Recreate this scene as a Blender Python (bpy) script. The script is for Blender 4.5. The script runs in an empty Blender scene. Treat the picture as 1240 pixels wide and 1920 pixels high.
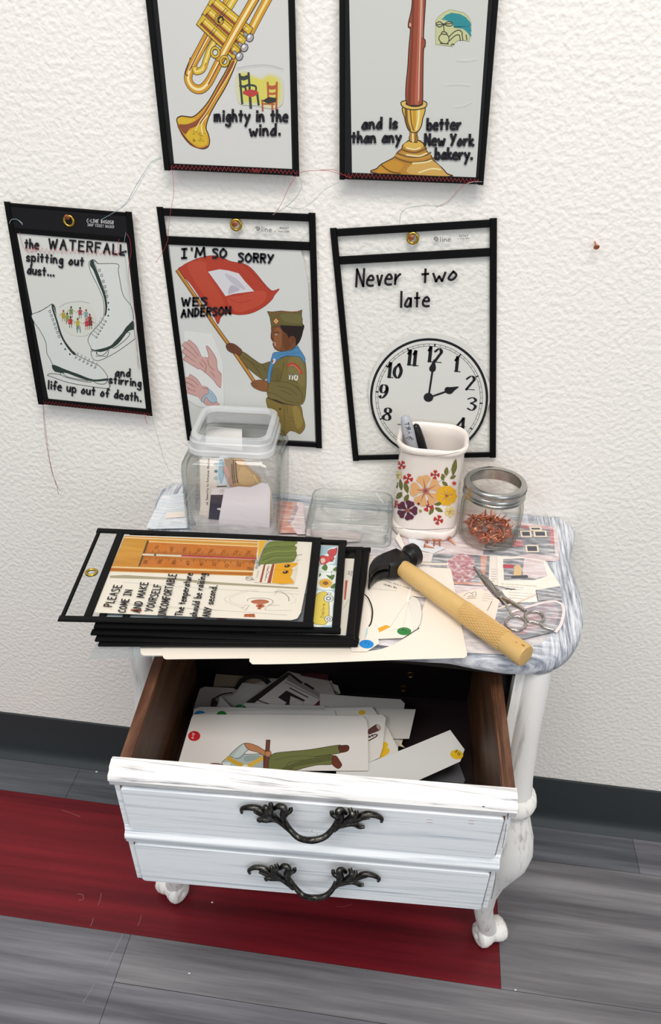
import bpy, math, random
from mathutils import Vector, Matrix
from mathutils.bvhtree import BVHTree
S = bpy.context.scene
COL = S.collection
random.seed(7)
# ---------------------------------------------------------------- camera, world, lights, exposure
F_PX, CX, CY = 1500.0, 620.0, 960.0
CAM = Vector((0.0, -0.86, 1.082))
XA = Vector((14720., 1330., -1500.)).normalized()
DA = Vector(((866 - CX) / F_PX, (-169 - CY) / F_PX, 1.0)).normalized()
DA = (DA - XA * DA.dot(XA)).normalized()
UA = DA.cross(XA)
if UA.y > 0: UA = -UA
_a = math.radians(5.0)
WY = DA * math.cos(_a) - UA * math.sin(_a)
WZ = UA * math.cos(_a) + DA * math.sin(_a)
def cam2world(v): return Vector((XA.dot(v), WY.dot(v), WZ.dot(v)))
cd = bpy.data.cameras.new('camera'); cam = bpy.data.objects.new('camera', cd); COL.objects.link(cam)
_r, _u, _b = cam2world(Vector((1, 0, 0))), cam2world(Vector((0, -1, 0))), cam2world(Vector((0, 0, -1)))
M = Matrix((( _r.x, _u.x, _b.x, CAM.x), (_r.y, _u.y, _b.y, CAM.y), (_r.z, _u.z, _b.z, CAM.z), (0, 0, 0, 1)))
cam.matrix_world = M
cd.sensor_fit = 'VERTICAL'; cd.sensor_height = 24.0; cd.sensor_width = 24.0
cd.lens = 24.0 * F_PX / 1920.0
cd.clip_start = 0.01
S.camera = cam
W = bpy.data.worlds.new('world'); S.world = W; W.use_nodes = True
_bg = W.node_tree.nodes['Background']; _bg.inputs[0].default_value = (0.93, 0.97, 1.0, 1); _bg.inputs[1].default_value = 0.50
def area(name, loc, tgt, sx, sy, power, col):
    l = bpy.data.lights.new(name, 'AREA'); l.shape = 'RECTANGLE'; l.size = sx; l.size_y = sy; l.energy = power; l.color = col
    o = bpy.data.objects.new(name, l); COL.objects.link(o); o.location = loc
    o.rotation_euler = (Vector(tgt) - Vector(loc)).to_track_quat('-Z', 'Y').to_euler()
    return o
area('ceiling_panel_light', (0.12, -1.2, 2.65), (0.0, -0.35, 0.3), 1.2, 0.6, 35, (1.0, 0.935, 0.86))
area('far_ceiling_panel_light', (-1.3, -2.2, 2.65), (-0.3, -0.1, 0.5), 1.2, 0.6, 17, (0.95, 0.98, 1.0))
area('window_daylight', (1.6, -3.0, 1.5), (0, -0.1, 0.5), 1.8, 1.6, 17, (0.88, 0.95, 1.0))
S.view_settings.view_transform = 'Standard'; S.view_settings.look = 'None'
S.view_settings.gamma = 1.0; S.view_settings.use_curve_mapping = False
S.view_settings.exposure = 0.0
S.cycles.transparent_max_bounces = 32
# ---------------------------------------------------------------- pixel <-> place helpers (coordinates read off the 1240x1920 photo)
def ray(px, py): return cam2world(Vector(((px - CX) / F_PX, (py - CY) / F_PX, 1.0)))
class Plane:
    def __init__(s, p0, n):
        s.p0 = Vector(p0); s.n = Vector(n).normalized()
        if (CAM - s.p0).dot(s.n) < 0: s.n = -s.n
    def __call__(s, px, py):
        r = ray(px, py); return CAM + r * ((s.p0 - CAM).dot(s.n) / r.dot(s.n)), s.n
    def at(s, px, py): return s(px, py)[0]
    def lift(s, h): return Plane(s.p0 + s.n * h, s.n)
def onZ(px, py, z): return Plane((0, 0, z), (0, 0, 1)).at(px, py)
def onY(px, py, y): return Plane((0, y, 0), (0, 1, 0)).at(px, py)
def wallplane(d, tilt=0.0, z0=0.9):   # a plane hanging d in front of the wall, foot swung out by tilt (radians) about height z0
    return Plane((0, -d, z0), (0, -math.cos(tilt), math.sin(tilt)))
class Surf:                           # the surface of a finished mesh, as a place to print on
    def __init__(s, verts, faces): s.t = BVHTree.FromPolygons([Vector(v) for v in verts], faces)
    def __call__(s, px, py):
        r = ray(px, py).normalized(); h = s.t.ray_cast(CAM, r)
        if h[0] is None: h = min((s.t.find_nearest(CAM + r * (0.7 + 0.01 * i)) for i in range(45)), key=lambda q: q[3])
        n = h[1]
        return h[0], (n if n.dot(r) < 0 else -n)
# ---------------------------------------------------------------- materials
def lin(c):
    return c / 12.92 if c <= 0.04045 else ((c + 0.055) / 1.055) ** 2.4
def rgb(h):
    h = h.lstrip('#'); return tuple(lin(int(h[i:i + 2], 16) / 255) for i in (0, 2, 4)) + (1.0,)
_mats = {}
class NT:
    def __init__(s, name):
        s.m = bpy.data.materials.new(name); s.m.use_nodes = True; s.t = s.m.node_tree; s.b = s.t.nodes['Principled BSDF']
    def n(s, typ, **kw):
        x = s.t.nodes.new(typ)
        for k, v in kw.items():
            if k.startswith('i_'): x.inputs[k[2:].replace('_', ' ')].default_value = v
            else: setattr(x, k, v)
        return x
    def l(s, a, b): s.t.links.new(a, b)
    def coord(s, scale, rot=(0, 0, 0)):
        tc = s.n('ShaderNodeTexCoord'); mp = s.n('ShaderNodeMapping')
        mp.inputs['Scale'].default_value = scale; mp.inputs['Rotation'].default_value = rot
        s.l(tc.outputs['Object'], mp.inputs[0]); return mp.outputs[0]
    def noise(s, vec, scale, detail=4, rough=0.55):
        x = s.n('ShaderNodeTexNoise'); x.inputs['Scale'].default_value = scale; x.inputs['Detail'].default_value = detail
        x.inputs['Roughness'].default_value = rough; s.l(vec, x.inputs['Vector']); return x.outputs['Fac']
    def ramp(s, fac, stops):
        x = s.n('ShaderNodeValToRGB'); e = x.color_ramp.elements
        e[0].position, e[0].color = stops[0][0], stops[0][1]; e[1].position, e[1].color = stops[-1][0], stops[-1][1]
        for p, c in stops[1:-1]:
            k = e.new(p); k.color = c
        s.l(fac, x.inputs[0]); return x.outputs[0]
    def bump(s, h, strength, dist):
        x = s.n('ShaderNodeBump'); x.inputs['Strength'].default_value = strength; x.inputs['Distance'].default_value = dist
        s.l(h, x.inputs['Height']); s.l(x.outputs[0], s.b.inputs['Normal']); return x
def mat(col, rough=0.55, metal=0.0, spec=0.35):
    k = (col, rough, metal, spec)
    if k not in _mats:
        t = NT('paint_' + col.strip('#')); b = t.b
        b.inputs['Base Color'].default_value = rgb(col); b.inputs['Roughness'].default_value = rough
        b.inputs['Metallic'].default_value = metal; b.inputs['Specular IOR Level'].default_value = spec
        _mats[k] = t.m
    return _mats[k]
def streaks(name, c1, c2, scale, rot=(0, 0, 0), lo=0.35, hi=0.65, rough=0.5, bump=0.0, c3=None, detail=6, nscale=1.0, spec=0.35):
    t = NT(name); v = t.coord(scale, rot); f = t.noise(v, nscale, detail, 0.62)
    st = [(lo, rgb(c1)), (hi, rgb(c2))]
    if c3: st = [(lo, rgb(c1)), ((lo + hi) / 2, rgb(c2)), (hi, rgb(c3))]
    t.l(t.ramp(f, st), t.b.inputs['Base Color']); t.b.inputs['Roughness'].default_value = rough
    t.b.inputs['Specular IOR Level'].default_value = spec
    if bump: t.bump(f, bump, 0.001)
    return t.m
def thin_clear(name, tint='#f7fbfa', edge='#b9c4c0', ior=1.45, rough=0.02, amount=1.0, haze=0.0):
    t = NT(name); t.t.nodes.remove(t.b); out = [x for x in t.t.nodes if x.type == 'OUTPUT_MATERIAL'][0]
    lw = t.n('ShaderNodeLayerWeight'); lw.inputs['Blend'].default_value = 0.5
    tr = t.n('ShaderNodeBsdfTransparent')
    t.l(t.ramp(lw.outputs['Facing'], [(0.45, rgb(tint)), (0.97, rgb(edge))]), tr.inputs[0])
    gl = t.n('ShaderNodeBsdfGlossy'); gl.inputs['Roughness'].default_value = rough
    pw = t.n('ShaderNodeMath', operation='POWER'); pw.inputs[1].default_value = 5.0; t.l(lw.outputs['Facing'], pw.inputs[0])
    f0 = ((ior - 1) / (ior + 1)) ** 2
    mu = t.n('ShaderNodeMath', operation='MULTIPLY_ADD'); mu.inputs[1].default_value = (1 - f0) * amount; mu.inputs[2].default_value = f0 * amount; t.l(pw.outputs[0], mu.inputs[0])
    mx = t.n('ShaderNodeMixShader'); t.l(mu.outputs[0], mx.inputs[0]); t.l(tr.outputs[0], mx.inputs[1]); t.l(gl.outputs[0], mx.inputs[2])
    last = mx
    if haze:
        df = t.n('ShaderNodeBsdfDiffuse'); df.inputs[0].default_value = (0.85, 0.87, 0.87, 1)
        m2 = t.n('ShaderNodeMixShader'); m2.inputs[0].default_value = haze
        t.l(mx.outputs[0], m2.inputs[1]); t.l(df.outputs[0], m2.inputs[2]); last = m2
    t.l(last.outputs[0], out.inputs[0]); return t.m
# ---------------------------------------------------------------- mesh building
WL = {}   # world location of every object's origin
class MB:
    def __init__(s): s.v, s.f, s.mi, s.ms = [], [], [], []
    def m(s, mt):
        if mt not in s.ms: s.ms.append(mt)
        return s.ms.index(mt)
    def add(s, vs, fs, mt):
        o = len(s.v); s.v += [tuple(v) for v in vs]; k = s.m(mt)
        for f in fs: s.f.append([i + o for i in f]); s.mi.append(k)
        return s
    def box(s, lo, hi, mt, fr=None):
        pts = [Vector((x, y, z)) for z in (lo[2], hi[2]) for y in (lo[1], hi[1]) for x in (lo[0], hi[0])]
        if fr: pts = [fr(*p) for p in pts]
        return s.add(pts, [(0, 2, 3, 1), (4, 5, 7, 6), (0, 1, 5, 4), (1, 3, 7, 5), (3, 2, 6, 7), (2, 0, 4, 6)], mt)
    def loft(s, rings, mt, cap0=True, cap1=True, closed=False):
        n = len(rings[0]); vs = [p for r in rings for p in r]; fs = []
        k = len(rings)
        for i in range(k if closed else k - 1):
            a, b = i * n, ((i + 1) % k) * n
            for j in range(n): fs.append((a + j, a + (j + 1) % n, b + (j + 1) % n, b + j))
        if not closed:
            if cap0: fs.append(tuple(reversed(range(n))))
            if cap1: fs.append(tuple(range((k - 1) * n, k * n)))
        return s.add(vs, fs, mt)
    def tube(s, path, rad, mt, n=8, flat=1.0, up=None, closed=False, caps=True):
        path = [Vector(p) for p in path]; k = len(path)
        if not hasattr(rad, '__len__'): rad = [rad] * k
        rings = []; ref = Vector(up) if up else None
        for i, p in enumerate(path):
            if closed: t = path[(i + 1) % k] - path[i - 1]
            else: t = path[min(i + 1, k - 1)] - path[max(i - 1, 0)]
            t = t.normalized() if t.length > 1e-9 else Vector((0, 0, 1))
            if ref is None: ref = Vector((0, 0, 1)) if abs(t.z) < 0.9 else Vector((1, 0, 0))
            x = t.cross(ref)
            if x.length < 1e-6: x = t.cross(Vector((1, 0.3, 0.2)))
            x.normalize(); y = x.cross(t).normalized()
            if not up: ref = y
            rings.append([p + x * math.cos(a) * rad[i] + y * math.sin(a) * rad[i] * flat for a in [2 * math.pi * j / n for j in range(n)]])
        return s.loft(rings, mt, caps, caps, closed)
    def lathe(s, prof, c, mt, n=48, fr=None, caps=(True, True)):
        rings = []
        for r, z in prof:
            rings.append([Vector((c[0] + r * math.cos(2 * math.pi * j / n), c[1] + r * math.sin(2 * math.pi * j / n), c[2] + z)) if fr is None
                          else fr(r * math.cos(2 * math.pi * j / n), r * math.sin(2 * math.pi * j / n), z) for j in range(n)])
        return s.loft(rings, mt, caps[0], caps[1])
    def prism(s, pts, vec, mt):
        n = len(pts); vec = Vector(vec); a = [Vector(p) for p in pts]; b = [p + vec for p in a]
        return s.add(a + b, [tuple(range(n)), tuple(range(2 * n - 1, n - 1, -1))] + [(i, i + n, (i + 1) % n + n, (i + 1) % n) for i in range(n)], mt)
    def build(s, name, parent=None, origin=None, smooth=35, fix=True):
        if parent is not None: org = WL[parent.name]
        elif origin is not None: org = Vector(origin)
        else:
            xs, ys, zs = zip(*s.v); org = Vector(((min(xs) + max(xs)) / 2, (min(ys) + max(ys)) / 2, min(zs)))
        me = bpy.data.meshes.new(name)
        me.from_pydata([tuple(Vector(v) - org) for v in s.v], [], s.f); 
        for x in s.ms: me.materials.append(x)
        me.polygons.foreach_set('material_index', s.mi)
        me.update()
        if fix:
            import bmesh
            bm = bmesh.new(); bm.from_mesh(me); bmesh.ops.recalc_face_normals(bm, faces=bm.faces); bm.to_mesh(me); bm.free()
        if smooth:
            me.shade_smooth(); me.set_sharp_from_angle(angle=math.radians(smooth))
        o = bpy.data.objects.new(name, me); COL.objects.link(o); WL[o.name] = org
        if parent is not None: o.parent = parent
        else: o.location = org
        return o
def thing(name, label, cat, loc, group=None):
    o = bpy.data.objects.new(name, None); COL.objects.link(o); o.location = loc; o.empty_display_size = 0.02
    WL[o.name] = Vector(loc); return tag(o, label, cat, group)
def tag(o, label, cat, group=None):
    o['label'] = label; o['category'] = cat
    if group: o['group'] = group
    return o
def lab(o, label): o['label'] = label; return o
def struct(o): o['kind'] = 'structure'; return o
# ---------------------------------------------------------------- flat printing and handwriting
def pp(t):
    if not isinstance(t, str): return [tuple(p) for p in t]
    return [tuple(float(c) for c in p.split(',')) for p in t.split()]
def crom(P, n=5, closed=False):
    P = [Vector(p) for p in P]; k = len(P)
    if k < 3: return P
    out = []
    for i in range(k if closed else k - 1):
        if closed: a, b, c, d = P[i - 1], P[i], P[(i + 1) % k], P[(i + 2) % k]
        else: a, b, c, d = P[max(i - 1, 0)], P[i], P[i + 1], P[min(i + 2, k - 1)]
        for j in range(n):
            t = j / n
            out.append(0.5 * ((2 * b) + (c - a) * t + (2 * a - 5 * b + 4 * c - d) * t * t + (3 * b - a - 3 * c + d) * t ** 3))
    if not closed: out.append(P[-1])
    return out
GL = {
'a': (6, '~58 39 17 05 24 45 58', '59 54'), 'b': (6, '0d 04', '~07 39 57 44 14 05'), 'c': (5, '~58 39 07 05 24 55'),
'd': (6, '~57 39 17 05 24 45 57', '5d 54'), 'e': (6, '~17 57 49 29 07 05 24 54'), 'f': (5, '~5c 3d 2a 24', '08 48'),
'g': (6, '~58 39 17 15 34 57', '~59 54 51 30 01'), 'h': (6, '0d 04', '~06 29 48 54'), 'i': (2, '19 14', '1c 1b'),
'k': (5, '0d 04', '49 06 54'), 'l': (2, '1d 14'), 'm': (8, '09 04', '~07 29 38 34', '~37 59 68 74'), 'n': (6, '09 04', '~07 29 48 54'),
'o': (6, '~39 17 05 24 45 57 39'), 'p': (6, '09 00', '~08 39 57 44 05'), 'r': (5, '09 04', '~06 28 49'),
's': (5, '~48 29 07 26 45 34 04'), 't': (5, '2c 24', '09 49'), 'u': (6, '~09 05 24 45 58', '59 54'), 'v': (5, '09 24 49'),
'w': (8, '09 24 47 64 89'), 'x': (5, '09 54', '59 04'), 'y': (6, '09 35', '69 10'), '.': (2, '14 15'), ',': (2, '14 03'), '(': (3, '~2d 1a 16 23'), "'": (2, '1d 1b'),
'A': (7, '04 3d 64', '18 58'), 'B': (6, '0d 04', '~0d 3d 5b 39 09', '~09 49 57 45 04'), 'C': (6, '~5c 3d 0a 06 24 55'),
'D': (6, '0d 04', '~0d 3d 59 35 04'), 'E': (6, '5d 0d 04 54', '09 49'), 'F': (6, '5d 0d 04', '09 49'), 'G': (6, '~5c 3d 0a 06 24 55 58 38'),
'H': (6, '0d 04', '5d 54', '09 59'), 'I': (5, '0d 4d', '2d 24', '04 44'), 'K': (6, '0d 04', '5d 08 54'), 'L': (5, '0d 04 44'),
'M': (8, '04 1d 46 7d 84'), 'N': (7, '04 0d 64 6d'), 'O': (7, '~3d 0a 06 34 67 6a 3d'), 'P': (6, '0d 04', '~0d 4d 5b 49 08'),
'R': (6, '0d 04', '~0d 4d 5b 49 09', '29 54'), 'S': (6, '~5c 3d 0c 1a 48 56 34 04'), 'T': (7, '0d 6d', '3d 34'), 'U': (6, '~0d 06 24 46 5d'),
'V': (6, '0d 34 6d'), 'W': (9, '0d 24 4b 64 8d'), 'Y': (7, '0d 38', '6d 14'),
'0': (6, '~3d 0a 06 34 57 5a 3d'), '1': (3, '0b 1d 14'), '2': (6, '~0b 3d 5b 38 04', '04 54'), '3': (6, '~0c 3d 5b 29', '~29 57 34 05'),
'4': (6, '44 4d 07 57'), '5': (6, '5d 1d 08', '~08 39 57 34 04'), '6': (6, '~5d 19 05 24 46 38 06'), '7': (6, '0d 5d 14'),
'8': (6, '~39 1a 1c 3d 5c 5a 39', '~39 07 05 34 55 57 39'), '9': (6, '~5b 4d 1d 0a 18 38 5a 5b', '~5b 58 35 14 05'), '#': (6, '1d 14', '4d 44', '0a 5a', '07 57'), '-': (4, '08 38'), ' ': (4,)}
class Art:
    """Inked shapes on a surface, each a hair above the one before; x, y in the coordinates of one crop of the photo."""
    def __init__(s, surf, zoom=(0, 0, 1.0), step=5e-6, base=0.0):
        s.surf, s.z, s.step, s.h, s.mb = surf, zoom, step, base, MB()
    def zoom(s, *z): s.z = z; return s
    def px(s, x, y): return s.z[0] + x * s.z[2], s.z[1] + y * s.z[2]
    def P(s, x, y, h):
        p, n = s.surf(*s.px(x, y)); return p + n * h, n
    def up(s): s.h += s.step; return s.h
    def poly(s, pts, col, sm=False, mt=None, fan=False, thick=0.0, n=4):
        pts = pp(pts)
        if sm: pts = [tuple(v) for v in crom([(x, y, 0) for x, y in pts], n, True)]
        h = s.up(); vs = []; 
        for p in pts: q, nn = s.P(p[0], p[1], h); vs.append(q)
        k = len(vs); mt = mt or mat(col)
        if thick:
            s.mb.prism(vs, nn * -thick, mt)
        elif fan:
            cx, cy = sum(p[0] for p in pts) / k, sum(p[1] for p in pts) / k
            c, nn = s.P(cx, cy, h)
            mid = [s.P((p[0] + cx) / 2, (p[1] + cy) / 2, h)[0] for p in pts]
            s.mb.add(vs + mid + [c], [(i, (i + 1) % k, k + (i + 1) % k, k + i) for i in range(k)] + [(k + i, k + (i + 1) % k, 2 * k) for i in range(k)], mt)
        else: s.mb.add(vs, [tuple(range(k))], mt)
        return s
    def circ(s, cx, cy, rx, ry, col, rot=0, n=20, **kw):
        c, q = math.cos(rot), math.sin(rot)
        return s.poly([(cx + rx * math.cos(a) * c - ry * math.sin(a) * q, cy + rx * math.cos(a) * q + ry * math.sin(a) * c) for a in [2 * math.pi * i / n for i in range(n)]], col, **kw)
    def line(s, pts, w, col, sm=True, closed=False, h=None, nib=None, taper=False, mt=None, n=5):
        """w is the ink width in millimetres"""
        pts = pp(pts)
        if sm and len(pts) > 2: pts = [tuple(v)[:2] for v in crom([(x, y, 0) for x, y in pts], n, closed)]
        h = s.up() if h is None else h
        ps, ns = [], []
        for p in pts: q, nn = s.P(p[0], p[1], h); ps.append(q); ns.append(nn)
        k = len(ps); w = w * 0.0005; vs = []
        for i in range(k):
            a = ps[i - 1] if (i > 0 or closed) else ps[i]; b = ps[(i + 1) % k] if (i < k - 1 or closed) else ps[i]
            t = b - a
            if t.length < 1e-9: t = Vector((1, 0, 0))
            t.normalize(); side = ns[i].cross(t).normalized(); ww = w
            if 0 < i < k - 1:
                t1, t2 = ps[i] - ps[i - 1], ps[i + 1] - ps[i]
                if t1.length > 1e-9 and t2.length > 1e-9:
                    cs = max(-1, min(1, t1.normalized().dot(t2.normalized()))); ww = w / max(0.6, math.sqrt((1 + cs) / 2))
            if nib:
                dx, dy = pts[min(i + 1, k - 1)][0] - pts[max(i - 1, 0)][0], pts[min(i + 1, k - 1)][1] - pts[max(i - 1, 0)][1]
                ww = w * (nib + (1 - nib) * (abs(dy) / (math.hypot(dx, dy) + 1e-9)) ** 1.5)
            if taper: ww = w * max(0.12, math.sin(math.pi * (0.08 + 0.92 * i / max(1, k - 1))) if taper == 1 else 1 - 0.9 * i / max(1, k - 1))
            q = ps[i]
            if not closed and not taper and i in (0, k - 1): q = q + t * (w * 0.7 * (-1 if i == 0 else 1))
            vs += [q + side * ww, q - side * ww]
        f = [(2 * i, 2 * i + 1, 2 * i + 3, 2 * i + 2) for i in range(k - 1)]
        if closed: f.append((2 * k - 2, 2 * k - 1, 1, 0))
        s.mb.add(vs, f, mt or mat(col)); return s
    def tube2(s, pts, w, dark, c, hl=None, sm=True):
        s.line(pts, w + 1.0, dark, sm); s.line(pts, w, c, sm)
        if hl: s.line(pts, w * 0.32, hl, sm)
        return s
    def text(s, t, p0, p1, up, w, col, nib=None, jit=0.0, slant=0.0, sm=True):
        """handwriting: baseline from p0 to p1, up = the vector of a capital's height (9 units)"""
        adv = [GL[c][0] + 2.3 for c in t]; tot = sum(adv) - 2.3; x = 0.0; h = s.up()
        for c, a in zip(t, adv):
            jy = random.uniform(-jit, jit)
            for st in GL[c][1:]:
                smo = st[0] == '~'; q = []
                for g in st.lstrip('~').split():
                    gx = x + int(g[0], 16) + slant * (int(g[1], 16) - 4); gy = int(g[1], 16) - 4 + jy
                    q.append((p0[0] + (p1[0] - p0[0]) * gx / tot + up[0] * gy / 9, p0[1] + (p1[1] - p0[1]) * gx / tot + up[1] * gy / 9))
                if not smo and len(q) > 2:
                    for k in range(len(q) - 1): s.line([q[k], q[k + 1]], w, col, False, h=h, nib=nib)
                    continue
                if len(q) == 2: q = [q[0], ((q[0][0] + q[1][0]) / 2, (q[0][1] + q[1][1]) / 2), q[1]]
                s.line(q, w, col, smo, h=h, nib=nib, n=4)
            x += a
        return s
    def lines_of_print(s, p0, p1, dn, rows, col, w=0.5, gap=0.35):
        for r in range(rows):
            x = 0.0; h = s.up()
            while x < 0.97:
                l = random.uniform(0.04, 0.13); e = min(x + l, 1)
                if r == rows - 1 and x > 0.6: break
                q = [(p0[0] + (p1[0] - p0[0]) * u + dn[0] * r, p0[1] + (p1[1] - p0[1]) * u + dn[1] * r) for u in (x, (x + e) / 2, e)]
                s.line(q, w, col, False, h=h); x = e + 0.025
        return s
    def words(s, parent, rows, up, w, jit=0.15, name='handwritten_line', col=None):
        for t, p, q, *u in rows:
            s.mb = MB(); v = u[0] if u else up
            s.text(t, p, q, v if isinstance(v, tuple) else (2, -v), w, col or INK, jit=jit); s.build(name, parent)
        return s
    def build(s, name, parent=None, **kw): return s.mb.build(name, parent, smooth=0, fix=False, **kw)
def rsq(cx, cy, hx, hy, r, z, n=6, fr=None):
    out = []
    for q, (sx, sy) in enumerate(((1, 1), (-1, 1), (-1, -1), (1, -1))):
        for i in range(n + 1):
            a = math.pi / 2 * (q + i / n)
            out.append(Vector((cx + sx * (hx - r) + r * math.cos(a), cy + sy * (hy - r) + r * math.sin(a), z)))
    return [fr(*p) for p in out] if fr else out
INK = '#18151d'
# ================================================================ the setting
def wall_mat():
    t = NT('wall_orange_peel'); v = t.coord((1, 1, 1))
    t.b.inputs['Base Color'].default_value = rgb('#f2eee8'); t.b.inputs['Roughness'].default_value = 0.55
    n1 = t.noise(v, 175, 0.9, 0.45); n2 = t.noise(v, 300, 2, 0.5)
    r = t.ramp(n1, [(0.36, (0, 0, 0, 1)), (0.68, (1, 1, 1, 1))])
    mx = t.n('ShaderNodeMix', data_type='FLOAT'); mx.inputs[0].default_value = 0.3
    t.l(r, mx.inputs[2]); t.l(n2, mx.inputs[3])
    t.bump(mx.outputs[0], 0.6, 0.0012)
    return t.m
mb = MB(); mb.box((-2.6, 0.0, -0.01), (2.6, 0.12, 2.7), wall_mat()); struct(mb.build('wall_back', origin=(0, 0, 0), smooth=0))
grey = [streaks('floor_grey_vinyl_%d' % i, a, b, (1.6, 34, 1), lo=0.32, hi=0.7, rough=0.38, c3=c, spec=0.25) for i, (a, b, c) in enumerate(
    (('#4a494f', '#706f75', '#8f8e95'), ('#43464a', '#5f6167', '#7c7d84'), ('#535155', '#767478', '#959397')))]
red = streaks('floor_red_vinyl', '#4a0f16', '#6d1821', (1.3, 34, 1), lo=0.3, hi=0.7, rough=0.4, c3='#841f29', spec=0.25)
mb = MB(); dark = mat('#2b2a2d', 0.7)
def plank(x0, x1, y0, y1, mt, g=0.00035):
    mb.add([(x0 + g, y0 + g, 0), (x1 - g, y0 + g, 0), (x1 - g, y1 - g, 0), (x0 + g, y1 - g, 0)], [(0, 1, 2, 3)], mt)
mb.add([(-2.6, -2.6, -0.0008), (2.6, -2.6, -0.0008), (2.6, 0.0, -0.0008), (-2.6, 0.0, -0.0008)], [(0, 1, 2, 3)], dark)
plank(-2.6, -0.511, -0.0765, 0, grey[1]); plank(-0.511, 0.386, -0.0765, 0, grey[1], 0.0003); plank(0.386, 2.6, -0.0765, 0, grey[0])
plank(-2.6, 0.172, -0.2755, -0.0765, red, 0.0001); plank(0.172, 2.6, -0.2755, -0.0765, grey[2], 0.0002)
plank(-2.6, -0.331, -0.4755, -0.2755, grey[0]); plank(-0.331, 0.75, -0.340, -0.2755, grey[2]); plank(-0.331, 0.9, -0.540, -0.340, grey[0])
plank(0.75, 2.6, -0.340, -0.2755, grey[1]); plank(0.9, 2.6, -0.540, -0.340, grey[2])
plank(-2.6, -0.331, -0.540, -0.4755, grey[1])
for i in range(7):
    y1 = -0.540 - 0.2 * i
    xs = [-2.6, -1.3 + 0.31 * (i % 3), 0.2 - 0.27 * (i % 4), 1.5, 2.6]
    for a, b in zip(xs, xs[1:]): plank(a, b, y1 - 0.2, y1, grey[(i + int(a * 7)) % 3])
fa = Art(Plane((0, 0, 0), (0, 0, 1)), base=5e-5); fa.mb = mb   # scratches and specks worn into the vinyl
for p, w, c in (('115,1519 132,1524 150,1531', 0.7, '#8d5a60'), ('190,1675 188,1686 184,1697', 0.7, '#96686c'), ('175,1722 173,1729 170,1736', 0.7, '#96686c'), ('265,1716 262,1728 258,1736', 0.6, '#96686c'), ('146,1676 155,1678 156,1686 148,1688', 0.9, '#8a5a60'),
                ('230,1752 215,1782 197,1812', 0.8, '#8f8f94'), ('176,1846 166,1864 155,1880', 0.7, '#8a8a90'), ('660,1695 645,1700 632,1700', 0.5, '#8d5a60')): fa.line(p, w, c)
for x, y in ((967, 1856), (181, 1447), (355, 1825), (830, 1668), (398, 1692)): fa.circ(x, y, 2.2, 1.4, '#e8e8e8', n=8)
struct(mb.build('floor', origin=(0, 0, 0), smooth=0))
mb = MB(); bs = NT('baseboard_rubber'); bs.b.inputs['Base Color'].default_value = rgb('#2e3335'); bs.b.inputs['Roughness'].default_value = 0.42
prof = [(0, 0.0965), (-0.0032, 0.096), (-0.0036, 0.092), (-0.0038, 0.022), (-0.005, 0.014), (-0.009, 0.006), (-0.0155, 0.0018), (-0.0165, 0.0), (0, 0.0)]
mb.loft([[Vector((x, y, z)) for y, z in prof] for x in (-2.6, 2.6)], bs.m); struct(mb.build('baseboard_back', origin=(0, 0, 0)))
# tape scraps of paint: small nicks in the wall
# ================================================================ the nightstand
ZT = 0.561
def brushed(name, base, stroke, scale, rot=(0, 0, 0), lo=0.45, hi=0.62, rough=0.45, third=None, nscale=1.0):
    return streaks(name, stroke, base, scale, rot, lo, hi, rough, bump=0.25, c3=third, detail=8, nscale=nscale)
whitewash_x = brushed('whitewash_brushed', '#f4f7fa', '#b3bdc8', (6, 6, 330), lo=0.27, hi=0.5)
whitewash_top = brushed('whitewash_worn_edge', '#f6f4f2', '#77747d', (7, 260, 260), lo=0.3, hi=0.47, rough=0.4)
whitewash_leg = brushed('whitewash_leg', '#f5f2ee', '#b9b3ac', (170, 170, 12), lo=0.27, hi=0.46)
whitewash_side = brushed('whitewash_side', '#dcdbdc', '#7d7f86', (90, 60, 6), lo=0.33, hi=0.5)
def border_mat():
    t = NT('tabletop_grey_brush'); v = t.coord((17, 330, 60)); f = t.noise(v, 1.0, 9, 0.7)
    v2 = t.coord((350, 18, 60)); f2 = t.noise(v2, 1.0, 9, 0.7)
    tc = t.n('ShaderNodeTexCoord'); sp = t.n('ShaderNodeSeparateXYZ'); t.l(tc.outputs['Object'], sp.inputs[0])
    # strokes follow the edge: lengthwise on the front, crosswise at the two ends
    ab = t.n('ShaderNodeMath', operation='ABSOLUTE'); t.l(sp.outputs[0], ab.inputs[0])
    gt = t.n('ShaderNodeMapRange'); gt.inputs[1].default_value = 0.185; gt.inputs[2].default_value = 0.225; t.l(ab.outputs[0], gt.inputs[0])
    mx = t.n('ShaderNodeMix', data_type='FLOAT'); t.l(gt.outputs[0], mx.inputs[0]); t.l(f, mx.inputs[2]); t.l(f2, mx.inputs[3])
    t.l(t.ramp(mx.outputs[0], [(0.32, rgb('#555c69')), (0.43, rgb('#8d929e')), (0.52, rgb('#c3c6ce')), (0.64, rgb('#ececf0'))]), t.b.inputs['Base Color'])
    t.b.inputs['Roughness'].default_value = 0.38
    t.bump(mx.outputs[0], 0.3, 0.001); return t.m
TBM = border_mat()
XC = -0.063; XB = -0.067
ns = thing('nightstand', 'small white brushed nightstand with collaged top and its deep drawer pulled open', 'nightstand', (XC, -0.16, 0))
edge_px = '640,943 1020,977 1052,985 1071,993 1078,1003 1076,1020 1070,1042 1069,1060 1074,1082 1084,1105 1091,1132 1094,1160 1090,1190 1078,1216 1058,1235 1030,1247 1000,1250 960,1250 925,1246 880,1238 845,1231 800,1228'
rt = [onZ(x, y, 0.551) for x, y in pp(edge_px)][1:]
rt = [p for p in crom(rt, 4)]
half = [Vector((p.x - XC, min(p.y, -0.002), 0)) for p in rt]
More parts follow.
